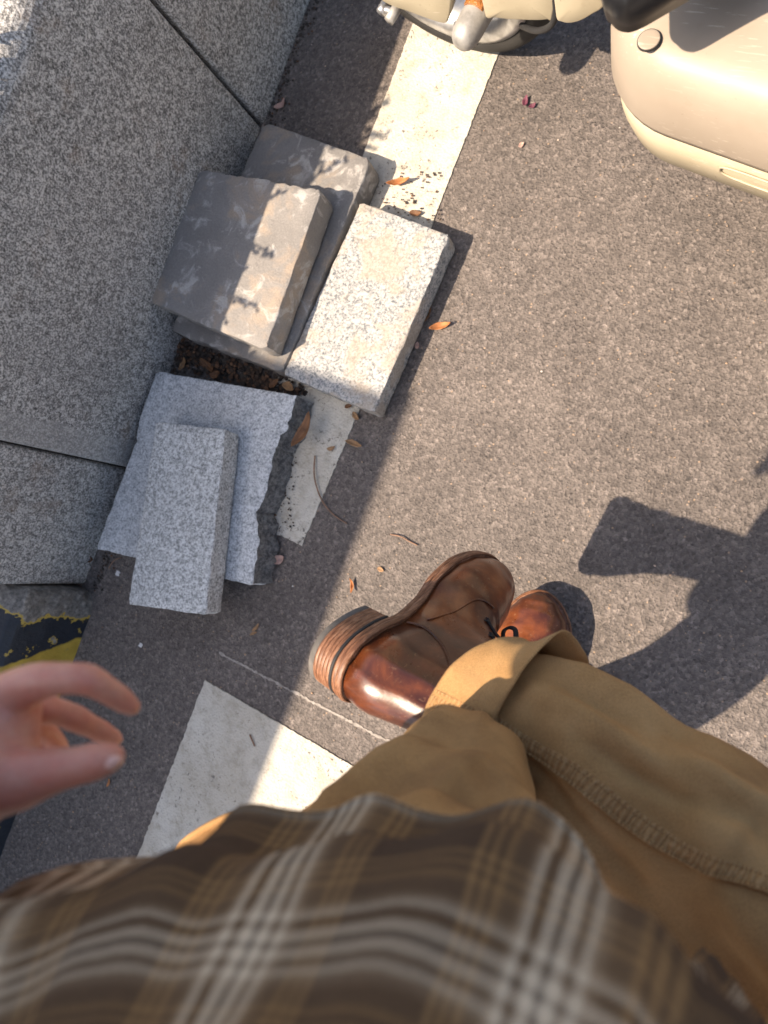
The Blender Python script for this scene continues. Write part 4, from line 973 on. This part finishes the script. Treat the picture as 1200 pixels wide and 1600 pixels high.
def scrap(px, py, r, label):
    c = at(px, py, .002); V, Fc = [], []
    for i in range(5):
        for j in range(5): V.append(Vector(((i-2)*r*.5+.5*r*nz((i*.8, j*.8, px*.37)), (j-2)*r*.45+.5*r*nz((j*.8+3, i*.8, py*.37)), .25*r*(nz((i*.7, j*.7, px))+.5))))
    mz = min(v.z for v in V)
    for v in V: v.z -= mz
    for i in range(4):
        for j in range(4): Fc.append((i*5+j, i*5+5+j, i*5+6+j, i*5+1+j))
    o = mesh('paper_scrap', V, Fc, 'paper', None, False, world=Matrix.Translation(c)); o.modifiers.new('thickness', 'SOLIDIFY').thickness = .0006
    tag(o, label, 'scrap')
scrap(184, 896, .005, 'crumpled white scrap near the lower corner of the broken slab'); scrap(149, 808, .004, 'small white scrap at the wall foot beside the broken slab'); scrap(220, 1008, .004, 'small white scrap on shaded asphalt below the narrow slab')

# loose grit, leaf crumbs and dirt: nobody could count them
def bits(name, spots, mat, label):
    V, Fc = [], []
    for x, y, z, r, fl in spots:
        k = len(V); an = random.random()*6.28; m = 5
        for lv, rr, zz in ((0, .8, 0), (1, 1, .45), (2, .5, 1)):
            for j in range(m):
                a = an+2*math.pi*j/m; q = r*rr*(.75+.5*random.random()); V.append(Vector((x+q*math.cos(a), y+q*math.sin(a)*.8, z+r*fl*zz)))
        for lv in range(2):
            for j in range(m): Fc.append((k+lv*m+j, k+lv*m+(j+1) % m, k+lv*m+m+(j+1) % m, k+lv*m+m+j))
        Fc.append(tuple(k+2*m+j for j in range(m)))
    return tag(mesh(name, V, Fc, mat, None, False), label, kind='stuff')
sp = []
for _ in range(700):
    x, y = random.uniform(-.9, .55), random.uniform(-.9, .95); sp.append((x, y, .0005, random.choice((.0007, .0009, .0011, .0014, .002)), .7))
bits('loose_grit', sp, 'grit', 'pale sand grains and grit scattered on the asphalt')
sp = []
for _ in range(420):
    t = random.random(); p = at(275, 545).lerp(at(470, 622), t); sp.append((p.x+random.gauss(0, .006), p.y+random.gauss(0, .013), random.uniform(.002, .010), random.uniform(.002, .006), .35))
for _ in range(420):
    y = random.uniform(-.42, .95); sp.append((WX+.006+abs(random.gauss(0, .016)), y, .001, random.uniform(.001, .0032), .5))
for _ in range(150):
    p = at(random.uniform(425, 465), random.uniform(640, 830)); sp.append((p.x, p.y, .005, random.uniform(.0008, .0026), .5))
for _ in range(90):
    p = at(random.uniform(590, 690), random.uniform(270, 350)); sp.append((p.x, p.y, .005, random.uniform(.0008, .0026), .5))
bits('leaf_litter', sp, 'litter', 'dark crumbs of leaf litter along the wall foot and slab gaps')
sp = []
for _ in range(300):
    y = random.uniform(-.42, 1.0); sp.append((WX+.004+abs(random.gauss(0, .010)), y, 0, random.uniform(.0015, .005), .35))
for _ in range(200):
    t = random.random(); p = at(275, 550).lerp(at(470, 622), t); sp.append((p.x+random.gauss(0, .005), p.y+random.gauss(0, .012), 0, random.uniform(.004, .010), .4))
bits('dirt', sp, 'soil', 'dark damp dirt gathered at the wall foot')
